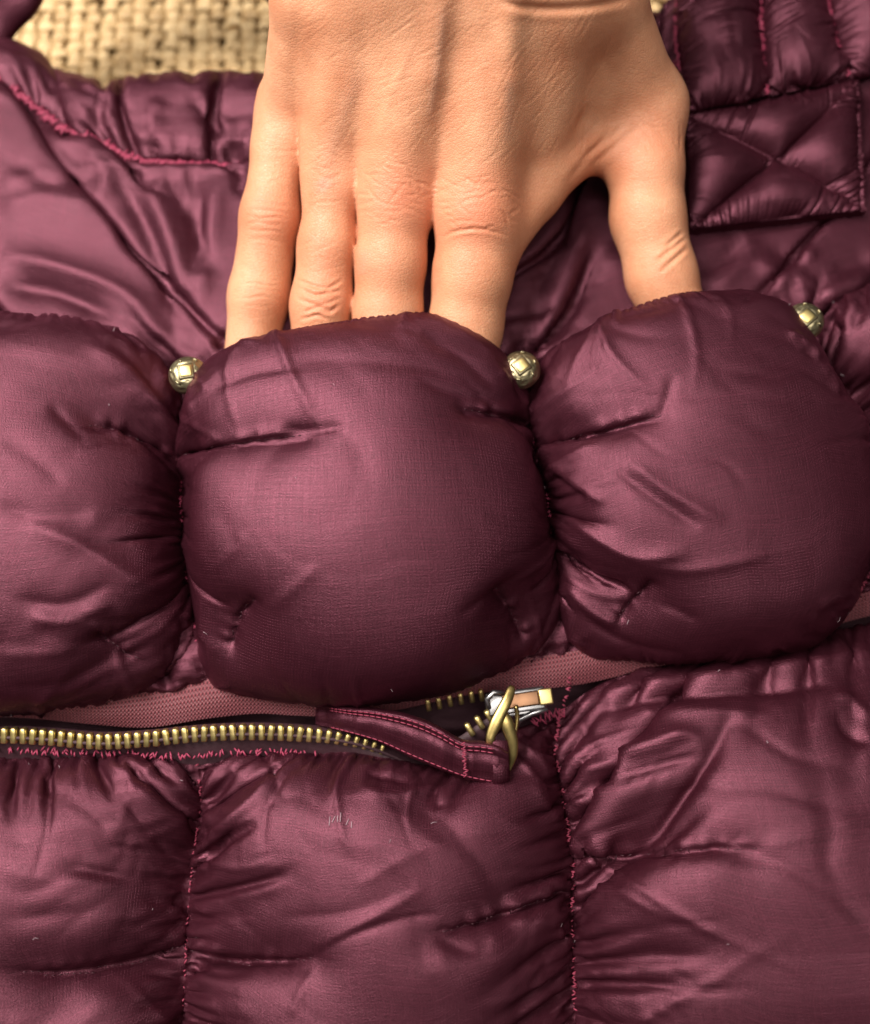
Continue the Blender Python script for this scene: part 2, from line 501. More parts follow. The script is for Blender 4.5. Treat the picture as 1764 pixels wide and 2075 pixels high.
def panel(name, parent, top, bot, lef, rig, n=120, aspect=1.0, su=1.2, sv=1.2, press=.05, grav=0.0, its=(90, 60, 40),
          darts=(), strokes=(), pins=(), limit=None, kb=.15, kc=.35, mat='nylon', jitter=.03, seed=1, slack=0.0, hold=None, keep=None, label=None, crush=1.0, squash=None, pleats=(0, 0, 0, 0)):
    g = np.random.default_rng(seed)
    top, bot, lef, rig = [W(p) for p in (top, bot, lef, rig)]
    levels = [n // 4, n // 2, n]
    X = None
    for li, m in enumerate(levels):
        c = m + 1; r = int(round(m * aspect)) + 1
        base = coons(top, bot, lef, rig, r, c)
        u = np.linspace(0, 1, c); v = np.linspace(0, 1, r)
        uu, vv = np.meshgrid(u, v)
        fu = su(uu, vv) if callable(su) else np.full((r, c), su)
        fv = sv(uu, vv) if callable(sv) else np.full((r, c), sv)
        if slack:
            gn = np.random.default_rng(seed + 100)
            for fac in (5, 9, 17):
                q = resize(gn.normal(size=(fac, fac, 2)), r, c)
                fu = fu + slack * q[..., 0]; fv = fv + slack * q[..., 1]
        Lu = np.linalg.norm(np.diff(base, axis=1), axis=-1) * (fu[:, 1:] + fu[:, :-1]) / 2
        Lv = np.linalg.norm(np.diff(base, axis=0), axis=-1) * (fv[1:] + fv[:-1]) / 2
        cell = Lu.mean()
        w = np.ones((r, c)); w[0] = w[-1] = 0; w[:, 0] = w[:, -1] = 0
        if X is None:
            X = base.copy()
            nn = vnormals(base)
            X += nn * (np.sin(math.pi * uu) * np.sin(math.pi * vv) * .5)[..., None]
            X[w > 0] += (g.normal(size=X.shape) * jitter * cell)[w > 0] * 3
        else:
            X = resize(X, r, c)
            X[0] = base[0]; X[-1] = base[-1]; X[:, 0] = base[:, 0]; X[:, -1] = base[:, -1]
            X[w > 0] += (g.normal(size=X.shape) * jitter * cell)[w > 0]
        if hold is not None:
            hm, hp = hold(uu, vv, base)
            w[hm] = 0; X[hm] = hp[hm]
        Q = proj(X)
        for (pd, pz, pr) in pins:                      # a stud or stitch that holds the cloth down at one place
            tgt = U(pd[0], pd[1], pz)
            k = np.unravel_index(np.argmin(((X - tgt) ** 2)[..., :2].sum(-1)), (r, c))
            rr = int(round(pr / cell))
            ys, xs = np.ogrid[:r, :c]
            mk = ((ys - k[0]) ** 2 + (xs - k[1]) ** 2) <= rr * rr
            off = X[mk] - X[k]
            X[mk] = tgt + off * .75; X[mk, 2] = pz
            w[mk] = 0
        if li >= 1:
            for (poly, depth) in darts:
                d, t = seg_dist(Q, poly)
                mk = (d < 72 * cell * .6) & (w > 0)
                nn = vnormals(X)
                dep = depth * np.clip(np.minimum(t * 6 + .55, (1 - t) * 4), 0, 1)
                X[mk] -= (nn * dep[..., None])[mk] * (.75 if li == 1 else .25)
                w[mk] = 0
        X = relax(X.astype(np.float32), w.astype(np.float32), Lu.astype(np.float32), Lv.astype(np.float32), press, grav, its[li], limit, kc, kb).astype(float)
    if squash is not None:                               # the filling settles: flatter on top than a balloon
        zc, k_ = squash
        e_ = X[..., 2] - zc
        soft = .5 * (e_ + np.sqrt(e_ * e_ + .16))
        bw = np.clip(np.minimum(np.minimum(uu, 1 - uu), np.minimum(vv, 1 - vv)) / .02, 0, 1)
        X[..., 2] -= (1 - k_) * soft * bw
    # sewn darts and hand-placed folds
    Q = proj(X)
    N = vnormals(X)
    uv = np.stack([np.c_[np.zeros(len(Lu)), np.cumsum(Lu, 1)], -np.vstack([np.zeros((1, Lv.shape[1])), np.cumsum(Lv, 0)])], -1)
    H = crumple(uv, np.random.default_rng(seed + 500), uu, vv) * crush * 1.35
    for (poly, depth) in darts:
        P_ = np.asarray(poly, float)
        m, d, t = brush(Q, P_, 70)
        L = np.linalg.norm(np.diff(P_, axis=0), axis=1).sum()
        ch = P_[-1] - P_[0]
        side = np.sign(ch[0]) * ((Q[m][:, 1] - P_[0, 1]) * ch[0] - (Q[m][:, 0] - P_[0, 0]) * ch[1]) / (np.linalg.norm(ch))
        above = np.clip(.5 - side / 8.0, 0, 1)                     # cloth bellies over the stitch line from above
        puck = 1 + .45 * np.sin(t * L / 8.0 + 1.3 * np.sin(t * 9))
        env = np.clip(np.minimum(t * 6 + .5, (1 - t) * 5), 0, 1)
        H[m] += env * (above * .085 * puck * np.exp(-((d - 9) / 15.0) ** 2) - .10 * np.exp(-(d / 4.0) ** 2) - (1 - above) * .02 * puck * np.exp(-(d / 12.0) ** 2))
    for (poly, amp, wd) in strokes:
        m, d, t = brush(Q, spline(poly, 14), 3 * wd)
        H[m] += .75 * amp * bell(t) * np.exp(-(d / wd) ** 1.25)
    gp = np.random.default_rng(seed + 900)               # crisp gathers running in from the sewn edges (left, right, top, bottom)
    R1, C1 = X.shape[0] - 1, X.shape[1] - 1
    for side, cnt in enumerate(pleats):
        for _ in range(cnt):
            p0 = gp.uniform(.04, .96); reach = gp.uniform(.06, .32) * gp.uniform(.5, 1.2); drift = gp.normal() * .35 * reach
            kk = np.linspace(0.01, 1, 7); cur = gp.normal() * .12 * reach
            a_ = kk * reach; b_ = np.clip(p0 + drift * kk + cur * np.sin(kk * 3.1), 0, 1)
            uu_, vv_ = {0: (a_, b_), 1: (1 - a_, b_), 2: (b_, a_), 3: (b_, 1 - a_)}[side]
            path = Q[(vv_ * R1).astype(int), (uu_ * C1).astype(int)]
            path = path[np.r_[True, np.linalg.norm(np.diff(path, axis=0), axis=1) > .5]]
            if len(path) < 3: continue
            wd = gp.uniform(4.0, 9); amp = gp.uniform(.04, .14) * gp.choice([1, 1, -1])
            m, d, t = brush(Q, path, 4 * wd)
            H[m] += amp * np.clip(1 - t, 0, 1) ** .8 * np.clip(t * 8 + .3, 0, 1) * np.exp(-(d / wd) ** 1.15)
    H[0] = H[-1] = 0; H[:, 0] = H[:, -1] = 0
    X = X + N * H[..., None]
    if keep is not None:
        keep[name if label is None else label] = X
    uv[..., 0] += seed * 1.37
    o = grid_obj(name, X, M[mat], parent, uv)
    if label: o['label'] = label
    for (poly, depth) in darts:                          # the thread in the dart
        pl = spline(poly, 60)
        Q = proj(X).reshape(-1, 2); XF = X.reshape(-1, 3)
        mb = MB()
        L = np.linalg.norm(np.diff(pl, axis=0), axis=1).sum()
        k = max(4, int(L / 13))
        pts = spline(poly, 2 * k)
        for j in range(k):
            seg = []
            for p in (pts[2 * j], pts[2 * j + 1]):
                q = np.argmin(((Q - p) ** 2).sum(1)); seg.append(XF[q] + np.array([0, 0, .004]))
            if np.linalg.norm(seg[1] - seg[0]) < .35 and np.linalg.norm(seg[1] - seg[0]) > .01:
                mid = (seg[0] + seg[1]) / 2 + np.array([0, 0, .012])
                mb.tube([seg[0], mid, seg[1]], .011, 5)
        if mb.n: mb.build('dart_stitching', M['dark_thread'], o)['kind'] = 'stuff'
    return o, X

def gather_sides(a, b, w):
    return lambda u, v: a + b * np.exp(-np.minimum(u, 1 - u) / w)
def gather_ends(a, b, w):
    return lambda u, v: a + b * np.exp(-np.minimum(v, 1 - v) / w)

def zigzag(mb, C, width, pitch, lift, rad=.02, g=None, fill=1.0):
    """zig-zag thread laid along the 3-D curve C"""
    L = np.linalg.norm(np.diff(C, axis=0), axis=1).sum()
    n = int(L / pitch)
    P = spline(C, n + 1)
    T = norm(np.gradient(P, axis=0)); A = norm(np.cross(T, np.array([0, 0, 1.0])))
    g = g or rng
    run = []
    for i in range(n + 1):
        s = (1 if i % 2 else -1)
        run.append(P[i] + A[i] * s * width * (.3 + 1.1 * g.random()) + T[i] * pitch * g.normal() * .3 + np.array([0, 0, lift + .04 * g.random()]))
    for i in range(n):
        if g.random() > fill: continue
        a, b = run[i], run[i + 1]
        m = (a + b) / 2 + np.array([0, 0, .02])
        mb.tube([a, m, b], [rad * .85, rad * 1.15, rad * .85], 5)

# ------------------------------------------------------------------ the woven mat everything lies on
mat_root = mesh_obj('woven_mat', [(-26, -24, -.55), (26, -24, -.55), (26, 30, -.55), (-26, 30, -.55)], [(0, 1, 2, 3)], M['mat_back'])
tag(mat_root, 'straw coloured woven seagrass mat lying under the puffy bag', kind='structure')
PX, PY = .58, .40                            # spacing of the upright warps and of the thinner cross strands
XS = np.arange(-19, 19, PX); YS = np.arange(-13, 24, PY)
def strand(axis, k):
    g = rng
    lo, hi, step, own = (XS[0] - .3, XS[-1] + .3, PX, YS[k]) if axis == 0 else (YS[0] - .3, YS[-1] + .3, PY, XS[k])
    ph = 1 if k % 2 else -1
    t = np.linspace(lo, hi, int((hi - lo) / (step / 6)))
    o0 = XS[0] if axis == 0 else YS[0]
    h = .14 * np.tanh(2.2 * np.cos(math.pi * (t - o0) / step)) * ph
    wob = np.interp(t, np.linspace(lo, hi, 40), g.normal(size=40) * .06)
    rad = (.22 if axis == 0 else .26) * np.interp(t, np.linspace(lo, hi, 90), .62 + .6 * g.random(90))
    if axis == 0: P = np.stack([t, np.full_like(t, own) + wob, h - .15 + .05 * g.normal()], 1)
    else: P = np.stack([np.full_like(t, own) + wob, t, -h - .15], 1)
    V, F = tube_arrays(P, rad, 7, flat=.38)
    return mesh_obj('weft_strand' if axis == 0 else 'warp_strand', V, F, M['straw'], mat_root)
for k in range(len(YS)): strand(0, k)
for k in range(len(XS)): strand(1, k)

# ------------------------------------------------------------------ the bag
bag = empty('puffer_bag', (0, 0, 0))
tag(bag, 'burgundy quilted puffer bag with brass zip and dome studs on woven mat', 'bag')
KEEP = {}

# seams shared by neighbouring panels (layout x, layout y, height cm)
S0 = [(-430, 800, 3.6), (-430, 1100, 3.6), (-430, 1330, 3.3)]
S1 = [(384, 800, 4.3), (374, 870, 3.95), (367, 960, 3.95), (368, 1060, 3.85), (376, 1150, 3.75), (388, 1230, 3.55), (400, 1300, 3.7)]
S2 = [(1064, 795, 4.4), (1076, 850, 4.15), (1092, 930, 4.15), (1108, 1010, 4.05), (1122, 1090, 3.95), (1134, 1160, 3.75), (1145, 1240, 3.8)]
S3 = [(1640, 700, 4.2), (1702, 790, 3.9), (1762, 890, 3.9), (1795, 1000, 3.8), (1795, 1090, 3.7), (1770, 1150, 3.6), (1735, 1205, 3.7)]
S4 = [(2300, 560, 3.6), (2300, 850, 3.6), (2300, 1100, 3.3)]

def seam_x(seam):
    C = spline(W(seam), 60); o = np.argsort(C[:, 1])
    return C[o, 1], C[o, 0], C[o, 2]

def between(a, b, lo=2.4, gap=.05, hi=None):
    A = seam_x(a) if a else None; B = seam_x(b) if b else None
    def f(X):
        y = X[..., 1]; z = X[..., 2]
        if A:
            zs = np.interp(y, A[0], A[2]); xs = np.interp(y, A[0], A[1])
            k = np.clip(z - zs, 0, 9)
            m = xs * (1 - k / 27.0) + gap * np.minimum(k, 2)
            X[1:-1, 1:-1, 0] = np.maximum(X[1:-1, 1:-1, 0], m[1:-1, 1:-1])
        if B:
            zs = np.interp(y, B[0], B[2]); xs = np.interp(y, B[0], B[1])
            k = np.clip(z - zs, 0, 9)
            m = xs * (1 - k / 27.0) - gap * np.minimum(k, 2)
            X[1:-1, 1:-1, 0] = np.minimum(X[1:-1, 1:-1, 0], m[1:-1, 1:-1])
        X[1:-1, 1:-1, 2] = np.maximum(X[1:-1, 1:-1, 2], lo)
        if hi is not None:
            X[1:-1, 1:-1, 2] = np.minimum(X[1:-1, 1:-1, 2], hi)
    return f

# dark inside of the bag seen through the open zip
lin = coons(W([(-430, 1300, 2.3), (882, 1300, 2.3), (2300, 1150, 2.3)]), W([(-430, 1700, 2.0), (882, 1700, 2.0), (2300, 1500, 2.0)]),
            W([(-430, 1300, 2.3), (-430, 1700, 2.0)]), W([(2300, 1150, 2.3), (2300, 1500, 2.0)]), 24, 80)
lin[1:-1, 1:-1, 2] += .12 * rng.normal(size=(22, 78))
grid_obj('lining', lin, M['lining'], bag)
# the back of the bag, lying on the mat
bk = coons(W([(-500, 215, .25), (270, 215, .3), (700, 210, .3), (1200, 120, .3), (1500, 20, .3), (2300, -40, .25)]),
           W([(-500, 2420, .2), (882, 2420, .2), (2300, 2420, .2)]), W([(-500, 215, .25), (-500, 1200, .2), (-500, 2420, .2)]),
           W([(2300, -40, .25), (2300, 1200, .2), (2300, 2420, .2)]), 40, 40)
bk[1:-1, 1:-1, 2] += .9
grid_obj('back_panel', bk, M['nylon'], bag)

# upper panel (the wall the hand slides down), gathered below the rim and held by the studs
RIM = [(-430, 20), (-200, 50), (0, 96), (60, 112), (130, 152), (200, 182), (270, 194), (400, 188), (520, 184), (700, 184), (1000, 150), (1200, 92), (1330, 46), (1480, 0), (2300, -120)]
SEAM = [(-430, 60), (-200, 100), (0, 165), (45, 200), (100, 245), (135, 270), (210, 295), (265, 325), (350, 338), (430, 343), (510, 344), (700, 332), (1000, 292), (1250, 205), (1390, 130), (1600, 60), (2300, -40)]
def upper_limit(X):
    X[1:-1, 1:-1, 2] = np.clip(X[1:-1, 1:-1, 2], 2.2, 4.3)
def upper_strokes():
    s = []
    for pl, a, w_ in [
        ([(235, 350), (300, 470), (345, 600), (375, 720)], -.30, 16), ([(290, 350), (345, 480), (375, 600)], .26, 20),
        ([(330, 340), (400, 470), (430, 560)], -.26, 14), ([(400, 345), (405, 450), (395, 560)], -.26, 12),
        ([(440, 350), (425, 470), (400, 640)], .22, 20), ([(0, 515), (130, 545), (260, 600), (330, 690)], .30, 26),
        ([(0, 575), (110, 590), (230, 640)], -.35, 24), ([(0, 430), (90, 400), (200, 420)], .2, 30), ([(30, 330), (120, 370), (190, 360)], -.15, 16),
        ([(0, 380), (80, 350), (140, 380)], .15, 16), ([(170, 290), (215, 350), (200, 420)], .18, 12),
        ([(1130, 480), (1090, 600), (1062, 720)], -.22, 14), ([(1200, 420), (1150, 560), (1080, 710)], .25, 20), ([(1230, 520), (1170, 620), (1085, 720)], -.25, 14),
        ([(1420, 560), (1480, 510), (1500, 470)], -.16, 9), ([(1450, 590), (1510, 530), (1530, 475)], .16, 12),
        ([(1530, 520), (1580, 560), (1640, 590)], .2, 14), ([(1560, 500), (1620, 530), (1660, 560)], -.16, 10), ([(1600, 560), (1615, 600), (1625, 640)], -.2, 8),
        ([(1764, 560), (1690, 590), (1640, 640)], .3, 16), ([(1764, 520), (1690, 550)], -.2, 14)]:
        s.append((pl, a, w_))
    gq = np.random.default_rng(77)
    for cx, cy in ((383, 752), (1055, 745), (1625, 650)):
        for k in range(9):
            an = math.radians(gq.uniform(-165, -15)); L_ = gq.uniform(60, 170); bend = gq.normal() * 10
            s.append(([(cx + 18 * math.cos(an), cy + 18 * math.sin(an)), (cx + .5 * L_ * math.cos(an) + bend, cy + .5 * L_ * math.sin(an)), (cx + L_ * math.cos(an), cy + L_ * math.sin(an))], gq.choice([.2, -.22]), gq.uniform(6, 12)))
    return s
panel('upper_panel', bag, [(x, y, 3.8) for x, y in SEAM],
      [(-430, 840, 2.6), (383, 850, 2.6), (1055, 840, 2.6), (1700, 760, 2.6), (2300, 640, 2.6)],
      [(-430, 60, 3.8), (-430, 450, 3.2), (-430, 840, 2.6)], [(2300, -40, 3.8), (2300, 300, 3.2), (2300, 640, 2.6)],
      n=240, aspect=.34, su=1.10, sv=1.12, press=.006, slack=.05, kc=.8, its=(120, 70, 40), strokes=upper_strokes(),
      pins=[((383, 752), 3.5, .25), ((1055, 745), 3.5, .25), ((1625, 655), 3.5, .25)], limit=upper_limit, seed=3, pleats=(0, 0, 40, 0), kb=.10)

# gathered rim
panel('rim', bag, [(x, y + 8, 2.3) for x, y in RIM], [(x, y, 3.8) for x, y in SEAM],
      [(-430, 28, 2.3), (-430, 60, 3.8)], [(2300, -112, 2.3), (2300, -40, 3.8)],
      n=320, aspect=.10, su=1.24, sv=1.35, press=.012, slack=.05, kc=.8, its=(100, 70, 50), seed=5, pleats=(0, 0, 30, 50), kb=.12, jitter=.08,
      limit=lambda X: np.clip(X[1:-1, 1:-1, 2], 1.6, 4.3, out=X[1:-1, 1:-1, 2]),
      strokes=[([(385, 195), (440, 260), (470, 340)], -.3, 9), ([(490, 245), (470, 340)], -.2, 9), ([(210, 165), (200, 230), (190, 290)], -.2, 9), ([(75, 120), (110, 190)], -.22, 9), ([(320, 200), (300, 300)], .2, 16), ([(400, 228), (520, 228)], -.12, 10)])

# ---------------------------------------------------------------- the puffed pocket row
puff_su = lambda a: (lambda u, v: a + 0 * u)
panel('pocket_puff', bag, [(-430, 800, 3.6), (-250, 675, 4.6), (-50, 645, 4.9), (140, 644, 4.8), (250, 682, 4.7), (326, 752, 4.4), (384, 800, 4.3)],
      [(-430, 1330, 3.3), (-300, 1432, 3.4), (0, 1450, 3.4), (180, 1428, 3.4), (300, 1388, 3.5), (360, 1345, 3.6), (400, 1300, 3.7)], S0, S1,
      n=132, aspect=.95, press=.020, kc=.9, kb=.03, slack=.04, su=gather_ends(1.12, .2, .1), sv=gather_sides(1.12, .5, .15), its=(150, 90, 60), seed=11, pleats=(4, 32, 16, 14), squash=(5.6, .5), limit=between(None, S1), keep=KEEP, label='burgundy puff beside the one hiding the fingertips',
      darts=[([(340, 930), (270, 885), (215, 866), (180, 862)], .25), ([(200, 1280), (250, 1320), (280, 1335)], .2)],
      strokes=[([(180, 700), (250, 740), (310, 800), (345, 900)], .14, 16), ([(215, 690), (280, 740), (330, 810)], -.12, 12),
               ([(0, 890), (60, 920), (130, 980)], -.08, 16), ([(50, 1060), (170, 1110), (300, 1190), (370, 1175)], .16, 22), ([(0, 1020), (90, 1050), (190, 1040)], -.10, 20),
               ([(60, 1250), (130, 1260), (230, 1220)], .14, 14), ([(30, 1215), (130, 1225), (230, 1180)], -.12, 14), ([(0, 1390), (120, 1385), (250, 1320)], -.12, 14), ([(0, 1330), (150, 1320)], .08, 14), ([(100, 820), (170, 890)], -.10, 8)])
panel('pocket_puff', bag, [(384, 800, 4.3), (412, 788, 4.6), (452, 738, 5.3), (528, 690, 6.0), (640, 658, 6.3), (760, 645, 6.35), (860, 642, 6.2), (944, 682, 5.7), (1010, 748, 4.9), (1064, 795, 4.4)],
      [(400, 1300, 3.7), (440, 1380, 3.6), (530, 1412, 3.5), (720, 1424, 3.5), (890, 1402, 3.5), (1020, 1348, 3.5), (1105, 1290, 3.6), (1145, 1240, 3.8)], S1, S2,
      n=150, aspect=.98, press=.030, kc=.9, kb=.05, slack=.02, su=gather_ends(1.10, .15, .1), sv=gather_sides(1.11, .36, .12), its=(150, 90, 60), seed=12, crush=.6, pleats=(16, 18, 8, 10), squash=(6.4, .5), limit=between(S1, S2), keep=KEEP, label='plump burgundy puff the fingers are tucked behind',
      darts=[([(372, 922), (440, 905), (520, 893), (610, 882)], .12), ([(1085, 866), (1030, 845), (985, 838), (940, 830)], .12),
             ([(470, 1300), (490, 1240), (515, 1215)], .18), ([(1060, 1285), (1035, 1235), (1005, 1195)], .2)],
      strokes=[([(400, 850), (450, 770), (560, 735), (700, 730), (860, 745), (960, 790)], -.05, 18), ([(800, 660), (880, 650), (960, 690), (1030, 760)], .13, 20),
               ([(850, 680), (930, 720), (1010, 790)], -.12, 14), ([(430, 790), (520, 755), (620, 745)], -.07, 9), ([(850, 770), (930, 800), (1040, 810)], -.08, 9),
               ([(540, 1240), (600, 1190), (650, 1140)], .06, 10), ([(1060, 1160), (1000, 1200), (930, 1250)], -.09, 9), ([(480, 1100), (440, 1150), (500, 1080)], .05, 9), ([(560, 870), (640, 872), (700, 862)], -.10, 9), ([(430, 1000), (470, 1100), (440, 1180)], -.04, 30)])
panel('pocket_puff', bag, [(1064, 795, 4.4), (1088, 752, 4.7), (1132, 706, 5.0), (1210, 652, 5.5), (1310, 615, 5.9), (1430, 592, 5.9), (1510, 608, 5.3), (1580, 660, 4.6), (1640, 700, 4.2)],
      [(1145, 1240, 3.8), (1190, 1307, 3.5), (1270, 1332, 3.3), (1400, 1340, 3.3), (1540, 1322, 3.3), (1640, 1282, 3.4), (1700, 1252, 3.6), (1735, 1205, 3.7)], S2, S3,
      n=144, aspect=.98, press=.020, kc=.9, kb=.03, slack=.04, su=gather_ends(1.12, .2, .1), sv=gather_sides(1.12, .6, .16), its=(150, 90, 60), seed=13, pleats=(34, 22, 12, 18), squash=(6.1, .5), limit=between(S2, S3), keep=KEEP, label='large dark burgundy puff the thumb is tucked behind',
      darts=[([(1105, 905), (1180, 885), (1270, 862), (1340, 840)], .24), ([(1255, 1250), (1285, 1210), (1320, 1178)], .18)],
      strokes=[([(1340, 850), (1355, 800), (1365, 760)], -.10, 8), ([(1110, 930), (1160, 980), (1230, 1020)], .20, 14), ([(1120, 960), (1190, 1010)], -.16, 10),
               ([(1140, 1050), (1210, 1090), (1290, 1130), (1400, 1120)], .2, 16), ([(1250, 950), (1330, 1010), (1420, 1070)], -.13, 14), ([(1270, 930), (1360, 1000), (1470, 1060)], .10, 16),
               ([(1130, 1110), (1200, 1170), (1280, 1190)], -.2, 18), ([(1145, 1180), (1200, 1240), (1260, 1270)], .18, 14), ([(1160, 1230), (1260, 1300), (1400, 1330)], -.12, 12),
               ([(1290, 1140), (1400, 1155), (1560, 1125)], .10, 12), ([(1470, 780), (1580, 740), (1700, 770)], -.05, 20), ([(1340, 1220), (1420, 1260)], -.08, 12)])
panel('pocket_puff', bag, [(1640, 700, 4.2), (1700, 610, 4.5), (1850, 550, 4.8), (2050, 520, 4.8), (2300, 560, 3.6)],
      [(1735, 1205, 3.7), (1900, 1270, 3.3), (2100, 1240, 3.3), (2300, 1100, 3.3)], S3, S4,
      n=100, aspect=.98, press=.006, kc=.9, kb=.05, slack=.05, su=gather_ends(1.12, .2, .1), sv=gather_sides(1.15, .5, .15), its=(150, 90, 60), seed=14, pleats=(14, 4, 6, 6), limit=between(S3, None), keep=KEEP, label='burgundy puff at the end of the pocket row')

# ---------------------------------------------------------------- lower panels
S5 = [(400, 1548, 3.5), (408, 1620, 3.4), (398, 1700, 3.4), (386, 1800, 3.4), (380, 1900, 3.4), (374, 2020, 3.4), (366, 2150, 3.4), (355, 2380, 3.2)]
S6 = [(1138, 1440, 3.2), (1126, 1520, 3.3), (1140, 1600, 3.4), (1152, 1690, 3.5), (1160, 1760, 3.5), (1158, 1860, 3.5), (1163, 2000, 3.5), (1172, 2150, 3.5), (1185, 2380, 3.3)]
S7 = [(-430, 1540, 3.5), (-430, 1900, 3.5), (-430, 2380, 3.3)]
S8 = [(2300, 1230, 3.2), (2300, 1800, 3.4), (2300, 2380, 3.3)]
panel('lower_panel', bag, [(-430, 1540, 3.5), (-200, 1536, 3.5), (0, 1534, 3.5), (150, 1537, 3.5), (300, 1534, 3.5), (400, 1548, 3.5)],
      [(-430, 2380, 3.3), (0, 2390, 3.3), (355, 2380, 3.2)], S7, S5, n=132, aspect=1.02, press=.006, kc=.9, kb=.06, slack=.06, su=gather_ends(1.08, .15, .1), sv=gather_sides(1.08, .32, .15), its=(150, 90, 60), seed=21, pleats=(6, 24, 26, 0), limit=between(None, S5), keep=KEEP, label='lower burgundy panel below the row of brass teeth',
      darts=[([(378, 1914), (300, 1942), (200, 1965), (110, 1972), (50, 1970)], .22)],
      strokes=[([(240, 1600), (290, 1670), (370, 1760)], -.14, 9), ([(260, 1585), (330, 1640), (390, 1690)], .14, 16), ([(60, 1590), (150, 1620), (230, 1690)], -.06, 14),
               ([(0, 1760), (150, 1790), (300, 1770)], .06, 24), ([(0, 1860), (160, 1850), (320, 1800)], -.06, 22), ([(0, 1700), (160, 1720)], -.05, 20)])
panel('lower_panel', bag, [(400, 1548, 3.5), (470, 1532, 3.5), (600, 1526, 3.5), (700, 1524, 3.6), (790, 1538, 3.7), (890, 1552, 3.5), (1000, 1528, 3.2), (1080, 1470, 3.2), (1138, 1440, 3.2)],
      [(355, 2380, 3.2), (780, 2400, 3.3), (1185, 2380, 3.3)], S5, S6, n=156, aspect=1.08, press=.005, kc=.9, kb=.05, slack=.055, su=gather_ends(1.07, .15, .08), sv=gather_sides(1.08, .4, .2), its=(150, 90, 60), seed=22, pleats=(20, 22, 20, 0), limit=between(S5, S6), keep=KEEP, label='middle lower burgundy panel below the zip pull',
      darts=[([(384, 1925), (430, 1942), (500, 1950), (570, 1948), (632, 1944)], .22), ([(1156, 1800), (1080, 1832), (1000, 1860), (900, 1888)], .22)],
      strokes=[([(632, 1944), (700, 1900), (800, 1868), (900, 1850)], -.10, 10), ([(640, 1960), (610, 2010), (590, 2060)], .06, 9), ([(640, 1925), (740, 1870), (860, 1800)], .10, 14),
               ([(430, 1690), (490, 1640), (560, 1570)], .18, 14), ([(420, 1640), (470, 1560)], -.18, 12), ([(410, 1760), (440, 1720), (520, 1670)], -.16, 10),
               ([(720, 1590), (800, 1610), (900, 1590)], .16, 14), ([(740, 1560), (830, 1585)], -.15, 10), ([(880, 1600), (890, 1640)], -.10, 9), ([(720, 1800), (820, 1740), (930, 1690)], .06, 16),
               ([(1080, 1580), (1110, 1640), (1150, 1690)], .16, 14), ([(880, 1900), (960, 1930), (1000, 1900)], -.08, 14), ([(1140, 1900), (1080, 2000), (1040, 2075)], -.10, 16), ([(1150, 1840), (1110, 1960)], .10, 18),
               ([(560, 1860), (700, 1850), (840, 1800)], -.05, 16)])
panel('lower_panel', bag, [(1138, 1440, 3.2), (1220, 1385, 3.2), (1320, 1350, 3.2), (1500, 1315, 3.2), (1764, 1265, 3.2), (2000, 1240, 3.2), (2300, 1230, 3.2)],
      [(1185, 2380, 3.3), (1700, 2400, 3.3), (2300, 2380, 3.3)], S6, S8, n=168, aspect=.9, press=.004, kc=.9, kb=.04, slack=.05, su=gather_ends(1.07, .08, .1), sv=gather_sides(1.08, .45, .14), its=(150, 90, 60), seed=23, pleats=(30, 4, 16, 0), limit=between(S6, None), keep=KEEP, label='lower burgundy panel with a rolled fold along the zip',
      darts=[([(1165, 1735), (1250, 1738), (1350, 1728), (1450, 1720), (1532, 1720)], .22)],
      strokes=[([(1170, 1440), (1290, 1395), (1450, 1372), (1640, 1345), (1764, 1320)], .30, 17), ([(1200, 1450), (1330, 1418), (1500, 1402), (1690, 1385)], -.30, 13),
               ([(1290, 1410), (1330, 1450), (1400, 1440), (1560, 1450)], .14, 14), ([(1170, 1570), (1280, 1530), (1380, 1490), (1430, 1500)], .28, 16), ([(1180, 1605), (1300, 1562), (1420, 1530)], -.24, 13),
               ([(1690, 1405), (1725, 1420), (1764, 1455)], .2, 12), ([(1700, 1435), (1715, 1480), (1764, 1510)], -.2, 12), ([(1530, 1720), (1650, 1690), (1764, 1650)], .07, 14)])

# ---------------------------------------------------------------- quilted strap sewn on with a crossed box
def cross_hold(uu, vv, base):
    t = .6 / uu.shape[1]
    m = (np.abs(uu - vv) < t) | (np.abs(uu + vv - 1) < t) | (np.abs(uu - .965) < t)
    return m, base - np.array([0, 0, .04])
tl, tr, br, bl = (1392, 232), (1742, 160), (1757, 427), (1396, 466)
panel('strap_patch', bag, [(*tl, 4.65), (1570, 205, 4.65), (*tr, 4.65)], [(*bl, 4.65), (1575, 445, 4.65), (*br, 4.65)],
      [(*tl, 4.65), (*bl, 4.65)], [(*tr, 4.65), (*br, 4.65)], n=120, aspect=1.0, su=1.13, sv=1.13, press=.014, kc=.9, slack=.03, its=(90, 70, 60), hold=cross_hold, seed=31, pleats=(8, 8, 8, 8), kb=.06, jitter=.1, label='square strap end stitched down with a cross')
panel('strap_panel', bag, [(1385, -120, 4.5), (1470, -125, 4.5), (1545, -130, 4.5)], [(1392, 228, 4.63), (1470, 213, 4.63), (1553, 195, 4.63)],
      [(1385, -120, 4.5), (1368, 60, 4.4), (1392, 228, 4.63)], [(1545, -130, 4.5), (1540, 60, 4.5), (1553, 195, 4.63)], n=80, aspect=1.6, su=1.22, sv=1.16, press=.012, kc=.9, slack=.05, its=(90, 60, 50), seed=32, pleats=(10, 10, 6, 10), kb=.06, jitter=.08)
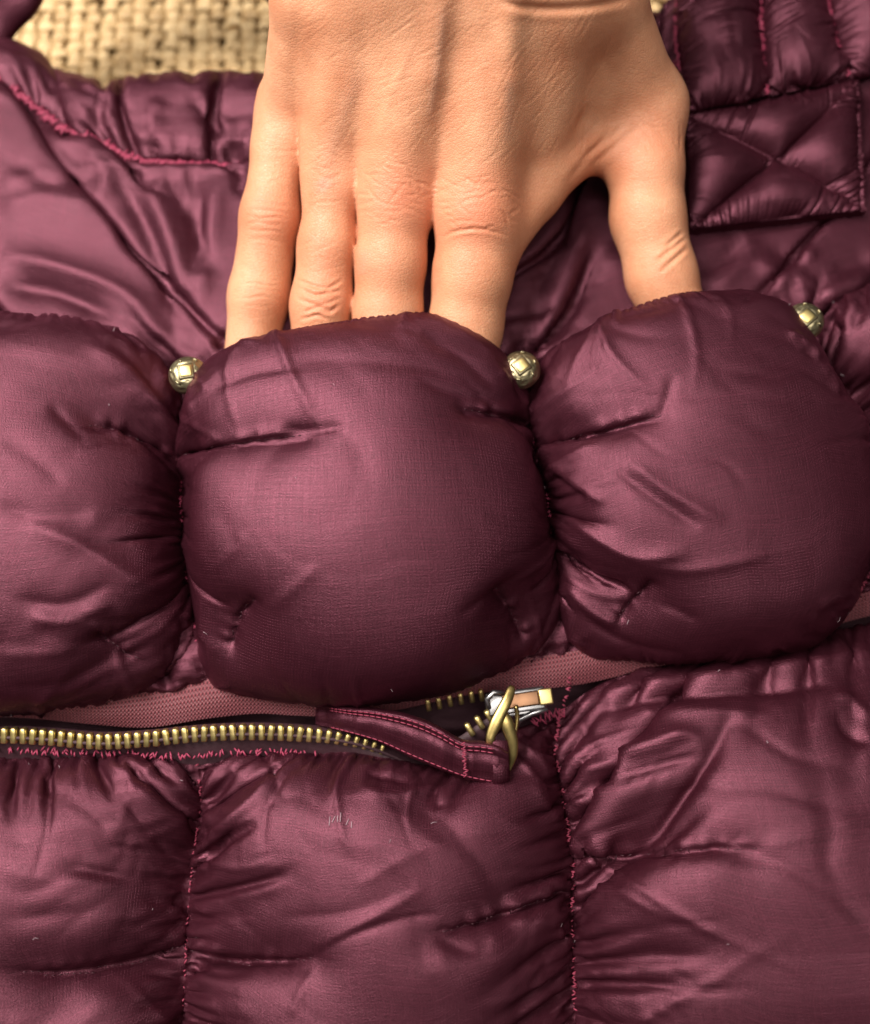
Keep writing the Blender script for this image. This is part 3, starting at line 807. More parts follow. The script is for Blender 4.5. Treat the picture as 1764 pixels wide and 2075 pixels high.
panel('strap_panel', bag, [(1545, -130, 4.5), (1600, -140, 4.5), (1655, -150, 4.5)], [(1553, 195, 4.63), (1640, 178, 4.63), (1720, 163, 4.63)],
      [(1545, -130, 4.5), (1540, 60, 4.5), (1553, 195, 4.63)], [(1655, -150, 4.5), (1685, 60, 4.5), (1720, 163, 4.63)], n=80, aspect=1.6, su=1.22, sv=1.16, press=.012, kc=.9, slack=.05, its=(90, 60, 50), seed=33, pleats=(10, 10, 6, 10), kb=.06, jitter=.08)
panel('strap_panel', bag, [(1655, -150, 4.5), (1760, -160, 4.4), (1860, -170, 4.2)], [(1720, 163, 4.63), (1800, 150, 4.4), (1900, 130, 4.1)],
      [(1655, -150, 4.5), (1685, 60, 4.5), (1720, 163, 4.63)], [(1860, -170, 4.2), (1870, 0, 4.2), (1900, 130, 4.1)], n=64, aspect=1.4, su=1.22, sv=1.16, press=.012, kc=.9, slack=.05, its=(90, 60, 50), seed=34, pleats=(8, 8, 4, 8), kb=.06, jitter=.08)
# side of the patch down to the panel
for nm, a, b in (('strap_edge', tl, bl), ('strap_edge', bl, br), ('strap_edge', tr, br)):
    P = spline(W([(*a, 4.65), (*b, 4.65)]), 60); Q_ = P.copy(); Q_[:, 2] = 3.6
    X = np.stack([P, (P + Q_) / 2 + rng.normal(size=P.shape) * .02, Q_])
    grid_obj(nm, X, M['nylon'], bag)

# carrying handle looping over the mat
hp = spline(W([(-130, 170, 2.6), (-40, 80, 3.0), (30, -10, 3.8), (110, -130, 4.8), (290, -190, 5.4), (450, -120, 5.0), (570, -40, 4.2), (720, 110, 3.0)]), 90)
V, F = tube_arrays(hp, .92 + .06 * np.sin(np.linspace(0, 60, 90)), 20, flat=.5)
mesh_obj('handle', V, F, M['nylon'], bag, uv=V[:, :2])

# ---------------------------------------------------------------- pink zig-zag stitching, one part per seam
def stitch(curve, width, pitch, lift, fill=.9, rad=.022, rows=1, mat='thread'):
    mb = MB()
    C = spline(W(curve), 200)
    for k in range(rows):
        zigzag(mb, C + np.array([0, .06 * k, 0]), width, pitch, lift, rad, fill=fill)
    o = mb.build('seam_stitching', M[mat], bag); o['kind'] = 'stuff'
    return o
stitch([(x, y, 3.85) for x, y in SEAM], .13, .06, .16, .85, rows=2)
stitch(S1, .05, .05, .08, .6); stitch(S2, .06, .05, .10, .75); stitch(S3, .05, .05, .06, .6, mat='thread_dark')
stitch([(1160, 1330, 3.5), (1150, 1400, 3.4), (1136, 1450, 3.4)] + S6[1:], .06, .055, .09, .55, mat='thread_dark')
stitch(S5, .04, .06, .04, .4, mat='thread_dark')
stitch([(1545, -130, 4.55), (1540, 60, 4.55), (1553, 195, 4.68)], .11, .085, .10, .9, rad=.028)
stitch([(1655, -150, 4.55), (1685, 60, 4.55), (1722, 163, 4.68)], .11, .085, .10, .9, rad=.028)
stitch([(1372, -20, 4.45), (1368, 80, 4.45), (1385, 200, 4.6)], .05, .08, .05, .6)
stitch([(-430, 1530, 3.7), (0, 1522, 3.75), (120, 1526, 3.75), (230, 1530, 3.75), (330, 1535, 3.75), (400, 1535, 3.75), (480, 1525, 3.75), (560, 1527, 3.7), (640, 1530, 3.6)], .08, .06, .08, .38, rows=2)
stitch([(1080, 1470, 3.4), (1110, 1455, 3.4), (1150, 1445, 3.4)], .12, .07, .10, .7, rows=2)

# ---------------------------------------------------------------- dome studs
def stud(dx, dy, z, spin, lean):
    c = U(dx, dy, z); R = .55
    ax = norm(np.array([lean[0], lean[1], 1.0])); a1 = norm(np.cross([0, 1, 0], ax)); a2 = np.cross(ax, a1)
    a1, a2 = a1 * math.cos(spin) + a2 * math.sin(spin), -a1 * math.sin(spin) + a2 * math.cos(spin)
    th = np.linspace(0, math.radians(140), 60); ph = np.linspace(0, 2 * math.pi, 64, endpoint=False)
    V = []
    for t in th:
        for p in ph:
            # square channel round the boss and four quarter grooves
            dx_ = abs(math.sin(t) * math.cos(p)); dy_ = abs(math.sin(t) * math.sin(p))
            q = max(dx_, dy_)
            g_ = .045 * math.exp(-((q - .42) / .045) ** 2) + (.035 * (math.sin(7 * p + 2 * spin + 5 * t) * math.sin(9 * t + spin * 3) > .35) if q > .5 else 0)
            r = R * (1 - g_ + (.05 if q < .38 and t < 1.2 else 0))
            V.append(c + r * (math.sin(t) * (math.cos(p) * a1 + math.sin(p) * a2) + (.74 * math.cos(t)) * ax))
    i = np.arange(len(V)).reshape(len(th), len(ph))
    F = [tuple(f) for f in np.stack([i[:-1], i[1:], np.roll(i, -1, 1)[1:], np.roll(i, -1, 1)[:-1]], -1).reshape(-1, 4)]
    o = mesh_obj('stud', np.array(V), F, M['antique'], bag)
    m = 12                                    # bright worn square on top of the dome
    G = np.zeros((m, m, 3))
    for a in range(m):
        for b in range(m):
            x = (a / (m - 1) * 2 - 1); y = (b / (m - 1) * 2 - 1)
            q = (1 - .14 * (x * x * y * y)) * .195
            x *= q; y *= q
            edge = a in (0, m - 1) or b in (0, m - 1)
            G[a, b] = c + a1 * x + a2 * y + ax * (.74 * math.sqrt(R * R * 1.1 - x * x - y * y) + (-.02 if edge else .018))
    grid_obj('stud_boss', G, M['brass'], o)
    for k in range(12):                       # small embossed marks round the boss
        pa = k * math.pi / 6 + .26 + .08 * math.sin(k * 2.3)
        mb = MB()
        t = math.radians(47 + 5 * math.sin(k * 1.7))
        d = math.cos(pa) * a1 + math.sin(pa) * a2
        n_ = norm(math.sin(t) * d + math.cos(t) * ax)
        p = c + R * .99 * (math.sin(t) * d + (.74 * math.cos(t)) * ax)
        tg = norm(np.cross(ax, d)) if k % 3 else norm(np.cross(n_, np.cross(ax, d)))
        L = .05 + .03 * ((k * 37) % 5) / 5
        mb.tube([p - tg * L, p - tg * L * .4 + n_ * .022, p + tg * L * .4 + n_ * .022, p + tg * L], .03, 6)
        if k % 2: mb.build('stud_mark', M['antique'], o)
stud(382, 761, 5.6, .2, (.05, .0)); stud(1056, 750, 5.6, .62, (-.05, .0)); stud(1630, 652, 5.7, .7, (-.12, .0))

# ---------------------------------------------------------------- zip
TAPE_LO = [(-300, 1440), (-100, 1450), (60, 1456), (190, 1468), (300, 1474), (420, 1456), (520, 1446), (600, 1450), (700, 1452), (800, 1440), (870, 1425), (930, 1412), (1000, 1402), (1100, 1396), (1180, 1386), (1250, 1371), (1320, 1352), (1450, 1338), (1560, 1318), (1640, 1290), (1764, 1248), (2300, 1130)]
TAPE_HI = [(-300, 1390), (-100, 1400), (60, 1408), (190, 1415), (300, 1400), (420, 1376), (520, 1372), (600, 1384), (700, 1400), (800, 1398), (870, 1388), (930, 1372), (1000, 1352), (1060, 1336), (1150, 1322), (1220, 1310), (1320, 1302), (1450, 1290), (1560, 1280), (1640, 1246), (1764, 1192), (2300, 1080)]
n = 260
lo = spline(W([(x, y, 3.35) for x, y in TAPE_LO]), n); hi = spline(W([(x, y, 3.65) for x, y in TAPE_HI]), n)
rows = []
for k in range(9):
    t = k / 8
    R_ = hi * (1 - t) + lo * t
    R_[:, 2] += .14 * math.sin(math.pi * t) + .05 * np.sin(np.linspace(0, 70, n) + 2 * t)
    rows.append(R_)
panel('pocket_base', bag, [(-300, 1290, 3.0), (380, 1270, 3.1), (720, 1280, 3.0), (1140, 1215, 3.1), (1500, 1230, 3.0), (1730, 1170, 3.1), (2300, 1040, 3.0)],
      [(x, y + 6, 3.62) for x, y in TAPE_HI], [(-300, 1290, 3.0), (-300, 1426, 3.62)], [(2300, 1040, 3.0), (2300, 1086, 3.62)],
      n=240, aspect=.12, su=1.15, sv=1.12, press=.004, kc=.9, kb=.08, slack=.05, its=(80, 60, 40), seed=41, pleats=(0, 0, 30, 40))
zip_root = grid_obj('zipper', np.stack(rows), M['tape'], bag)
zip_root['label'] = 'open zip with pink ribbed tape and brass teeth'
CH = [(-300, 1510), (-100, 1500), (0, 1490), (100, 1494), (200, 1502), (300, 1497), (400, 1487), (500, 1483), (600, 1486), (680, 1494), (740, 1507), (790, 1525), (840, 1548), (890, 1570)]
CZ = np.interp([p[0] for p in CH], [-300, 500, 700, 800, 890], [4.15, 4.15, 3.9, 3.4, 3.0])
chain = spline(W([(x, y, z) for (x, y), z in zip(CH, CZ)]), 400)
# cloth tape that carries the lower teeth
bot = spline(W([(-300, 1548, 3.5), (0, 1538, 3.55), (150, 1541, 3.55), (300, 1538, 3.55), (400, 1550, 3.55), (480, 1538, 3.55), (600, 1534, 3.5), (700, 1534, 3.5), (790, 1548, 3.4), (890, 1565, 3.2)]), 400)
back = chain.copy(); back[:, 2] -= .5; back[:, 1] += .25
rows = [back, chain + [0, .05, -.10]] + [(chain + [0, .05, -.08]) * (1 - t) + bot * t + np.array([0, 0, .05 * math.sin(math.pi * t)]) for t in (.35, .7, 1)]
grid_obj('lower_tape', np.stack(rows)[::-1], M['zip_tape'], zip_root)
cord = MB(); cord.tube(chain + np.array([0, -.07, .03]), .055, 7); cord.build('tape_cord', M['zip_tape'], zip_root)

def tooth_mesh():
    """one cast tooth: bulbous nose, waist, two jaws"""
    prof = [(-.215, .074, .10), (-.19, .090, .118), (-.04, .091, .122), (.06, .091, .124), (.17, .090, .126), (.205, .072, .11), (.225, .04, .07)]
    V = []; sides = 10
    for y, rx, rz in prof:
        for a in np.linspace(0, 2 * math.pi, sides, endpoint=False):
            ca, sa = math.cos(a), math.sin(a)
            V.append((rx * np.sign(ca) * abs(ca) ** .6, y, rz * np.sign(sa) * abs(sa) ** .35))
    i = np.arange(len(V)).reshape(-1, sides)
    F = [tuple(f) for f in np.stack([i[:-1], np.roll(i, -1, 1)[:-1], np.roll(i, -1, 1)[1:], i[1:]], -1).reshape(-1, 4)]
    F += [tuple(i[0][::-1]), tuple(i[-1])]
    o = mesh_obj('tooth', V, [f[::-1] for f in F], M['brass'], zip_root)
    return o
from mathutils import Matrix, Vector
proto = [tooth_mesh()]
def put_tooth(p, t, up, sc=1.0):
    if proto: o = proto.pop()
    else:
        o = bpy.data.objects.new('tooth', TOOTH_ME); link(o, zip_root)
    t = norm(t); y = norm(np.cross(up, t)); z = np.cross(t, y)
    m = Matrix(((t[0] * sc, y[0] * sc, z[0] * sc, p[0] * S), (t[1] * sc, y[1] * sc, z[1] * sc, p[1] * S), (t[2] * sc, y[2] * sc, z[2] * sc, p[2] * S), (0, 0, 0, 1)))
    o.matrix_basis = m
TOOTH_ME = proto[0].data
L = np.linalg.norm(np.diff(chain, axis=0), axis=1).sum()
P = spline(chain, int(L / .258)); T = np.gradient(P, axis=0)
for p, t in zip(P, T):
    j = rng.normal(size=3) * .02
    px = proj(p)[0]
    if px > 790: continue                          # the rest of the row is buried under the tab
    put_tooth(p, t + j * .8, norm(np.array([0, -.25, 1.0]) + j), float(np.interp(px, [600, 780], [1.0, .62])))
for (x, y, z) in [(868, 1428, 3.4), (890, 1424, 3.4), (912, 1419, 3.4), (934, 1415, 3.4), (956, 1411, 3.4), (976, 1408, 3.4)]:
    put_tooth(U(x, y, z), U(x + 20, y - 4, z) - U(x, y, z), np.array([0, -.5, 1.0]), .8)
for (x, y, z) in [(952, 1478, 4.15), (972, 1464, 4.2), (992, 1452, 4.25)]:
    put_tooth(U(x, y, z), U(x + 20, y - 13, z) - U(x, y, z), np.array([0.1, -.2, 1.0]), .9)

t0 = spline(W([(880, 1520, 3.9), (930, 1494, 4.05), (972, 1466, 4.1), (1020, 1436, 4.1)]), 40); t1 = spline(W([(890, 1560, 3.6), (945, 1530, 3.8), (985, 1498, 3.9), (1035, 1466, 3.9)]), 40)
grid_obj('lower_tape', np.stack([t0 + [0, 0, -.3], t0, t0 * .6 + t1 * .4 + [0, 0, .03], t1, t1 + [0, -.1, -.4]])[::-1], M['zip_tape'], zip_root)
# slider
def frame_at(dx, dy, z, ang):
    c = U(dx, dy, z); a = math.radians(ang)
    return c, np.array([[math.cos(a), math.sin(a), 0], [-math.sin(a), math.cos(a), 0], [0, 0, 1.0]])
mb = MB(); c, ax = frame_at(1048, 1424, 4.35, 8)
mb.box(c + [0, .0, -.22], ax, (.82, .36, .07)); sl = bevel(mb.build('slider', M['steel'], zip_root), .05, 3)
def sub(name, dx, dy, z, ang, h, mat, bw=.05):
    mb = MB(); c, ax = frame_at(dx, dy, z, ang); mb.box(c, ax, h)
    return bevel(mb.build(name, M[mat], zip_root), bw, 3)
sub('slider_plate', 1046, 1422, 4.42, 8, (.78, .30, .07), 'steel')
sub('slider_bridge', 1056, 1419, 4.68, 8, (.50, .20, .09), 'reflect_brown')
sub('slider_nose', 1106, 1412, 4.62, 8, (.19, .22, .12), 'brass')
mb = MB(); mb.tube(W([(1030, 1406, 4.5), (1000, 1404, 4.66), (988, 1416, 4.6), (990, 1432, 4.45), (1006, 1444, 4.3)]), .085, 10); mb.build('slider_lip', M['steel'], zip_root)
mb = MB(); mb.tube(W([(1110, 1436, 4.4), (1080, 1446, 4.3), (1056, 1458, 4.2), (1046, 1470, 4.1)]), .075, 10); mb.build('slider_lip', M['steel'], zip_root)
# pull: a slim wishbone of brass
mb = MB()
mb.tube(spline(W([(1039, 1390, 5.15), (1028, 1420, 5.25), (1010, 1456, 5.25), (996, 1488, 5.2), (994, 1506, 5.15), (998, 1526, 4.95)]), 34), np.interp(np.linspace(0, 1, 34), [0, .06, .3, .55, .8, 1], [.07, .12, .15, .17, .12, .10]), 12, flat=.42)
mb.tube(spline(W([(1020, 1446, 5.2), (1030, 1474, 5.15), (1039, 1504, 5.05), (1040, 1530, 4.95), (1033, 1562, 4.8)]), 34), np.interp(np.linspace(0, 1, 34), [0, .15, .4, .75, 1], [.13, .19, .17, .12, .03]), 12, flat=.42)
mb.tube(spline(W([(1046, 1430, 5.0), (1049, 1455, 4.9), (1043, 1494, 4.8)]), 14), .06, 8)
mb.build('zip_pull', M['old_brass'], zip_root)
# cloth tab threaded through the pull
up = spline(W([(640, 1425, 3.60), (700, 1434, 4.55), (770, 1441, 5.00), (840, 1456, 5.20), (895, 1480, 5.30), (935, 1503, 5.30), (975, 1507, 5.35), (1010, 1514, 5.35), (1030, 1528, 5.25)]), 70)
dn = spline(W([(640, 1470, 3.40), (700, 1484, 4.15), (770, 1506, 4.45), (830, 1535, 4.60), (890, 1560, 4.70), (935, 1576, 4.75), (975, 1586, 4.80), (1005, 1590, 4.80), (1030, 1586, 4.80)]), 70)
rows = []
wr = .03 * np.sin(np.linspace(0, 48, 70)) + .02 * rng.normal(size=70)
for t, off in ((0, -.28), (0, -.14), (.0, 0), (.04, .05), (.12, .07), (.2, .02), (.26, .0), (.3, .07), (.5, .10), (.72, .09), (.84, .02), (.9, .05), (.98, .03), (1, -.05), (1, -.2)):
    R_ = up * (1 - t) + dn * t
    R_ = R_ + np.array([0, -.25, .97]) * off + (wr * (1 - abs(t - .5)))[:, None] * np.array([0, -.3, .9])
    rows.append(R_)
rows = np.stack(rows)
tab = grid_obj('pull_tab', rows, M['nylon'], zip_root)
# the rolled end of the tab: a small loop standing up
a = np.linspace(-.9 * math.pi, .62 * math.pi, 30)
rr = []
c0 = U(1008, 1545, 4.95)
for k, h in enumerate((-.55, -.42, -.1, .25, .5, .56)):
    rr.append(np.stack([c0[0] + .33 * np.cos(a), c0[1] + h + .02 * np.sin(a * 3), c0[2] + .02 + .24 * np.sin(a) - .25 * (h < -.5)], 1))
grid_obj('tab_loop', np.stack(rr), M['nylon'], zip_root)
mb = MB()
for t in (.04, .14, .86):
    C = up * (1 - t) + dn * t + np.array([0, -.05, .12]); C = C[8:66]
    for j in range(0, len(C) - 2, 2):
        mb.tube([C[j], C[j + 1] + [0, 0, .01], C[j + 1] * .35 + C[j + 2] * .65], .018, 5)
mb.build('tab_stitching', M['thread_dark'], zip_root)['kind'] = 'stuff'
mb = MB(); zigzag(mb, spline(W([(938, 1505, 5.45), (942, 1540, 5.2), (945, 1574, 4.95)]), 20), .06, .06, .06, .02)
mb.build('tab_stitching', M['thread_dark'], zip_root)['kind'] = 'stuff'

# ------------------------------------------------------------------ the hand (one closed skin from blended bones)
def cone_sdf(G, a, b, ra, rb):
    d = b - a; l2 = float(d @ d)
    t = np.clip(((G - a) @ d) / l2, 0, 1)
    return np.sqrt((((G - a) - t[..., None] * d) ** 2).sum(-1)) - (ra + (rb - ra) * t)
def smin(a, b, k):
    h = np.clip(.5 + .5 * (b - a) / k, 0, 1)
    return b * (1 - h) + a * h - k * h * (1 - h)
def lm(p): return U(p[0], p[1], p[2]).astype(np.float32), np.float32(p[3])
def chain_sdf(G, pts, k):
    out = None
    for p, q in zip(pts[:-1], pts[1:]):
        (a, ra), (b, rb) = lm(p), lm(q)
        s = cone_sdf(G, a, b, ra, rb)
        out = s if out is None else smin(out, s, k)
    return out

HAND = {
    'pinky': [(568, 200, 6.5, .62), (562, 300, 6.25, .70), (549, 440, 5.65, .85), (525, 600, 4.75, .86), (500, 780, 3.9, .74), (492, 870, 3.5, .6)],
    'ring': [(672, 300, 6.7, .76), (674, 390, 6.25, .82), (667, 500, 5.75, .86), (654, 618, 5.2, .89), (642, 800, 4.3, .76), (636, 940, 3.8, .62)],
    'middle': [(806, 350, 6.85, .90), (798, 430, 6.4, .99), (791, 530, 5.8, 1.02), (784, 640, 5.1, 1.02), (780, 820, 4.4, .84), (776, 980, 3.9, .68)],
    'index': [(972, 380, 6.75, 1.02), (966, 450, 6.4, 1.10), (957, 560, 5.75, 1.11), (944, 660, 5.1, 1.04), (935, 820, 4.4, .88), (930, 970, 3.9, .7)],
    'thumb': [(1318, 215, 6.1, .94), (1309, 340, 5.7, 1.06), (1313, 440, 5.3, 1.05), (1341, 560, 4.8, 1.0), (1372, 650, 4.4, .9), (1400, 760, 4.0, .68)],
}
PALM = [
    [(655, -150, 10.6, .95), (628, 0, 9.3, .98), (582, 235, 6.45, .78)],
    [(770, -150, 11.0, 1.1), (735, 0, 9.7, 1.1), (672, 330, 6.55, .82)],
    [(890, -150, 11.2, 1.15), (860, 0, 9.9, 1.15), (805, 390, 6.65, .92)],
    [(1020, -150, 11.2, 1.15), (1010, 0, 9.9, 1.15), (968, 420, 6.55, 1.02)],
    [(1140, -150, 10.9, 1.1), (1130, 20, 9.5, 1.12), (1085, 310, 6.5, .95)],
    [(1200, -150, 10.4, 1.1), (1225, 0, 9.0, 1.05), (1318, 215, 6.15, .93)],
]
FOREARM = [[(800, -120, 10.5, 1.75), (790, -330, 12.0, 2.1), (790, -520, 13.2, 2.3)], [(1050, -120, 10.4, 1.75), (1040, -330, 12.0, 2.1), (1040, -520, 13.2, 2.3)]]
WEB = [[(1110, 320, 6.1, .75), (1290, 262, 5.9, .66)], [(1005, 490, 5.8, .80), (1085, 390, 6.05, .75), (1180, 285, 6.2, .72)], [(1150, 160, 7.4, .95), (1270, 190, 6.5, .85)]]
TEND = [[(905, -60, 11.2, .2), (872, 150, 9.38, .2), (815, 340, 7.45, .16)], [(1040, -60, 11.3, .20), (1026, 160, 9.35, .18), (985, 350, 7.55, .16)]]
KNUCK = [(803, 385, 6.85, .74), (966, 425, 6.85, .84), (670, 325, 6.75, .62), (578, 225, 6.62, .56), (549, 440, 5.66, .66), (649, 622, 5.34, .68), (1326, 228, 6.3, .82)]

def build_hand():
    pts = np.array([lm(p)[0] for f in HAND.values() for p in f] + [lm(p)[0] for f in PALM + FOREARM for p in f])
    lo = pts.min(0) - [1.5, 1.5, 1.2]; hi = pts.max(0) + 2.6
    h = .095
    ax = [np.arange(lo[k], hi[k], h) for k in range(3)]
    G = np.stack(np.meshgrid(*ax, indexing='ij'), -1).astype(np.float32)
    palm = None
    for ch in PALM:
        s = chain_sdf(G, ch, .4); palm = s if palm is None else smin(palm, s, 1.05)
    for ch in FOREARM: palm = smin(palm, chain_sdf(G, ch, .4), .8)
    for ch in WEB: palm = smin(palm, chain_sdf(G, ch, .3), .55)
    for ch in TEND: palm = smin(palm, chain_sdf(G, ch, .2), .42)
    tot = None
    raw = {nm: chain_sdf(G, ch, .35) for nm, ch in HAND.items()}
    names = list(HAND)
    for nm in names:
        s = smin(palm, raw[nm], .55 if nm != 'thumb' else .8)
        tot = s if tot is None else np.minimum(tot, s)
    away = np.clip((palm + .12) / .35, 0, 1)
    for p_, q_ in zip(names[:3], names[1:4]):               # the cleft where neighbouring fingers touch
        tot = tot + away * .09 * np.exp(-((raw[p_] - raw[q_]) / .13) ** 2)
    for x, y, z, r in KNUCK:
        c = U(x, y, z)
        tot = smin(tot, np.sqrt(((G - c) ** 2).sum(-1)) - r, .30)
    # naive surface nets
    D = tot
    inside = D < 0
    corner = [(i, j, k) for i in (0, 1) for j in (0, 1) for k in (0, 1)]
    nx, ny, nz = D.shape
    cs = sum(inside[i:nx - 1 + i, j:ny - 1 + j, k:nz - 1 + k].astype(np.int8) for i, j, k in corner)
    act = (cs > 0) & (cs < 8)
    idx = -np.ones(act.shape, np.int64); A = np.argwhere(act); idx[act] = np.arange(len(A))
    acc = np.zeros((len(A), 3)); cnt = np.zeros(len(A))
    for a in corner:
        for d in range(3):
            if a[d]: continue
            b = list(a); b[d] = 1
            da = D[A[:, 0] + a[0], A[:, 1] + a[1], A[:, 2] + a[2]]; db = D[A[:, 0] + b[0], A[:, 1] + b[1], A[:, 2] + b[2]]
            m = (da < 0) != (db < 0)
            t = np.where(m, da / (da - db + 1e-12), 0)
            p = np.tile(np.array(a, float), (len(A), 1)); p[:, d] += t
            acc[m] += p[m]; cnt[m] += 1
    V = (A + acc / cnt[:, None]) * h + lo
    F = []
    for d in range(3):
        o1, o2 = [(1, 2), (2, 0), (0, 1)][d]
        s0 = [slice(1, -1)] * 3; s1 = [slice(1, -1)] * 3
        s0[d] = slice(0, D.shape[d] - 1); s1[d] = slice(1, D.shape[d])
        i0 = inside[tuple(s0)]; i1 = inside[tuple(s1)]
        for sign in (0, 1):
            E = np.argwhere((i0 & ~i1) if sign == 0 else (~i0 & i1))
            E = E + np.array([0 if q == d else 1 for q in range(3)])
            e1 = np.zeros(3, int); e1[o1] = 1; e2 = np.zeros(3, int); e2[o2] = 1
            q = [idx[tuple((E - w_).T)] for w_ in (0 * e1, e1, e1 + e2, e2)]
            q = np.stack(q, 1)
            if sign == 1: q = q[:, ::-1]
            F.append(q[(q >= 0).all(1)])
    F = np.vstack(F)
    # light smoothing
    def lap(V, lam):
        s = np.zeros_like(V); c = np.zeros(len(V))
        for k in range(4):
            a, b = F[:, k], F[:, (k + 1) % 4]
            np.add.at(s, a, V[b]); np.add.at(c, a, 1)
        return V + lam * (s / np.maximum(c, 1)[:, None] - V)
    for _ in range(3): V = lap(V, .5)
    # one Catmull-like split so creases have room
    e = {}
    nV = len(V)
    ed = np.sort(np.vstack([F[:, [k, (k + 1) % 4]] for k in range(4)]), 1)
    ue, inv = np.unique(ed, axis=0, return_inverse=True)
    inv = inv.reshape(4, -1)
    EM = V[ue].mean(1); FC = V[F].mean(1)
    eb = nV; fb = nV + len(ue)
    fi = np.arange(len(F)) + fb
    F2 = np.vstack([np.stack([F[:, k], inv[k] + eb, fi, inv[(k - 1) % 4] + eb], 1) for k in range(4)])
    V = np.vstack([V, EM, FC]); F = F2
    for _ in range(3): V = lap(V, .5)
    return V, F

hV, hF = build_hand()
def mesh_normals(V, F):
    n = np.cross(V[F[:, 2]] - V[F[:, 0]], V[F[:, 3]] - V[F[:, 1]])
    N = np.zeros_like(V)
    for k in range(4): np.add.at(N, F[:, k], n)
    return norm(N)
hN = mesh_normals(hV, hF)
hQ = proj(hV); facing = np.clip((hN @ norm(CAM - hV.mean(0))), 0, 1)
H = np.zeros(len(hV))
def crease(poly, depth, wd):
    m, d, t = brush(hQ, spline(poly, 7), 6 * wd)
    out = np.zeros(len(hQ))
    out[m] = -depth * bell(t) * (np.exp(-(d / wd) ** 2) - .35 * np.exp(-((d - 2.2 * wd) / (1.2 * wd)) ** 2))
    return out
gs = np.random.default_rng(4)
def arcs(cx, cy, half, bow, ys, depth, wd, slope=0.0):
    global H
    for y in ys:
        j = gs.normal(size=4) * 3
        s = half * (.7 + .35 * gs.random())
        x0 = cx + gs.normal() * 6
        H += crease([(x0 - s, cy + y + bow * .9 + j[0] - slope * s), (x0 - s * .35, cy + y + j[1] - slope * s * .35), (x0 + s * .35, cy + y + j[2] + slope * s * .35), (x0 + s, cy + y + bow * .9 + j[3] + slope * s)], depth * (.5 + .8 * gs.random()), wd * gs.uniform(.8, 1.2))
arcs(545, 440, 46, 4, (-30, -14, 0, 14, 26, 44), .012, 3.2, .05)       # pinky middle joint
arcs(645, 612, 46, -12, (-34, -16, 0, 14), .035, 3.6)                    # ring middle joint
arcs(645, 632, 34, 12, (-6, 8), .035, 3.2)
def wrinkle_patch(cx, cy, rx, ry, count, depth, tilt=0.0):
    global H
    for _ in range(count):
        r = math.sqrt(gs.random()); th = gs.uniform(0, 2 * math.pi)
        x = cx + rx * r * math.cos(th); y = cy + ry * r * math.sin(th)
        a = math.radians(gs.normal(tilt, 26)) + (x - cx) / rx * .25; L_ = gs.uniform(9, 30)
        H += crease([(x - L_ * math.cos(a), y - L_ * math.sin(a) + gs.normal() * 3), (x, y), (x + L_ * math.cos(a), y + L_ * math.sin(a) + gs.normal() * 3)], depth * gs.uniform(.4, 1.2), gs.uniform(2.2, 3.4))
wrinkle_patch(800, 395, 66, 66, 46, .012, 8)           # middle knuckle
wrinkle_patch(962, 415, 84, 56, 46, .013, 4)           # index knuckle
wrinkle_patch(665, 340, 46, 50, 20, .007)
wrinkle_patch(660, 470, 40, 90, 26, .007); wrinkle_patch(556, 350, 36, 70, 18, .007)
wrinkle_patch(1340, 260, 50, 60, 18, .008, 60)
H += crease([(895, 482), (930, 466), (980, 464), (1030, 478)], .032, 3.6)
arcs(520, 600, 42, 4, (-22, 0, 18), .012, 2.8)
for q in ([(1330, 530), (1362, 505), (1392, 480)], [(1338, 552), (1368, 525), (1394, 502)], [(1350, 500), (1385, 470)]): H += crease(q, .04, 4.0)
for q in ([(1190, 340), (1240, 300), (1300, 250)], [(1180, 320), (1230, 285), (1270, 250)], [(1150, 370), (1190, 320), (1240, 260)]): H += crease(q, .028, 7)
H += crease([(1010, 2), (1080, 16), (1180, 14), (1280, -4)], .06, 8)
for _ in range(90):                                                     # slack skin lines over the back of the hand
    x = gs.uniform(620, 1260); y = gs.uniform(20, 330)
    a = math.radians(gs.normal(-42 if x < 1000 else -58, 12)); s = gs.uniform(16, 42)
    H += crease([(x - s * math.cos(a), y - s * math.sin(a)), (x + gs.normal() * 2, y + gs.normal() * 2), (x + s * math.cos(a), y + s * math.sin(a))], .006, 2.6)
for q, a_, w_ in (([(655, 350), (690, 250), (740, 120)], .015, 14), ([(870, 250), (890, 120), (900, 0)], .02, 9), ([(760, 300), (790, 200), (840, 80)], .015, 9)):
    d, t = seg_dist(hQ, spline(q, 12)); H += a_ * bell(t) * np.exp(-(d / w_) ** 2)
hV = hV + hN * (H * np.clip(facing * 2, 0, 1))[:, None]
hand = mesh_obj('hand', hV, hF, M['skin'])
tag(hand, 'bare hand reaching down with fingers and thumb tucked behind the puffs', 'hand')
col = np.zeros((len(hV), 4), np.float32); col[:, 3] = 1
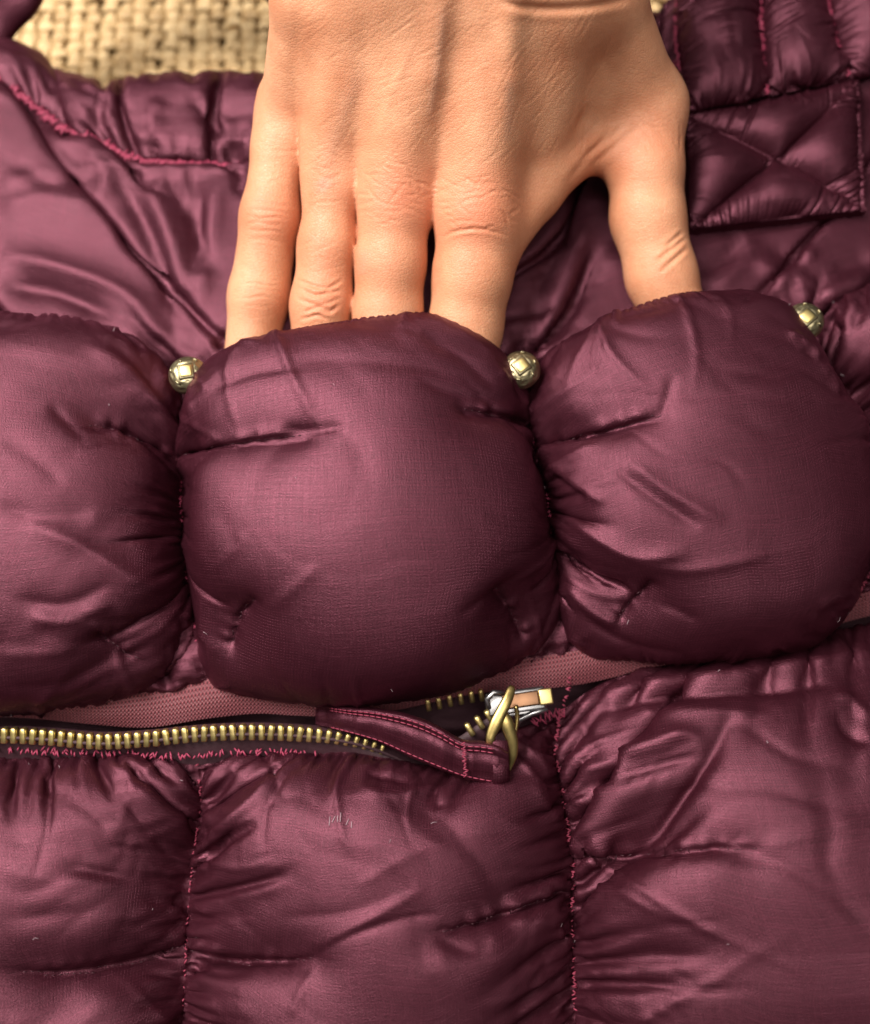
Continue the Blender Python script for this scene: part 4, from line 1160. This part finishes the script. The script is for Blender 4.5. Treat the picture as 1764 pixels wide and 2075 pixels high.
for x, y, r, a_ in ((800, 395, 75, .95), (965, 425, 85, .95), (545, 430, 55, .6), (645, 610, 60, .75), (650, 480, 50, .35), (790, 540, 60, .3), (655, 340, 60, .25), (560, 230, 60, .3), (1360, 260, 90, .35), (1200, 330, 60, .3)):
    col[:, 0] += a_ * np.exp(-(((hQ[:, 0] - x) / r) ** 2 + ((hQ[:, 1] - y) / r) ** 2))
for q, a_, w_ in (([(655, 350), (690, 250), (740, 120)], .14, 18), ([(650, 360), (665, 385)], .35, 18), ([(870, 250), (890, 120), (900, 0)], .25, 11), ([(740, 500), (735, 560)], .2, 14), ([(1030, 290), (1035, 150)], .2, 10)):  # vein tint; the streaks along the tendons also paint in their shade
    d, t = seg_dist(hQ, spline(q, 12)); col[:, 1] += a_ * bell(t) * np.exp(-(d / w_) ** 2)
col = np.clip(col, 0, 1)
ca = hand.data.color_attributes.new('flush_vein_shade', 'FLOAT_COLOR', 'POINT')
ca.data.foreach_set('color', col.ravel())

# pale scuff marks on the middle lower panel
XL = KEEP['middle lower burgundy panel below the zip pull'].reshape(-1, 3); QL = proj(XL)
mb = MB()
for (x, y) in ((668, 1664), (676, 1658), (683, 1661), (690, 1656), (704, 1668), (712, 1672)):
    seg = [XL[np.argmin(((QL - p) ** 2).sum(1))] + np.array([0, 0, .02]) for p in ((x, y + 7), (x + 3, y - 7))]
    mb.tube([seg[0], (seg[0] + seg[1]) / 2 + [0, 0, .004], seg[1]], .010, 5)
mb.build('scuff_mark', M['lint'], bag)['kind'] = 'stuff'

# stray lint on the cloth
mb = MB(); gl = np.random.default_rng(12)
for X_ in KEEP.values():
    XF = X_.reshape(-1, 3); QF = proj(XF)
    ok = np.where((QF[:, 0] > 10) & (QF[:, 0] < 1750) & (QF[:, 1] < 2060))[0]
    for k in gl.choice(ok, 5):
        p = XF[k] + np.array([0, 0, .015]); d_ = np.append(gl.normal(size=2), 0); d_ = norm(d_) * gl.uniform(.02, .09); e_ = np.append(gl.normal(size=2) * .02, .01)
        mb.tube([p - d_, p + e_, p + d_], .006, 4)
mb.build('lint', M['lint'], bag)['kind'] = 'stuff'
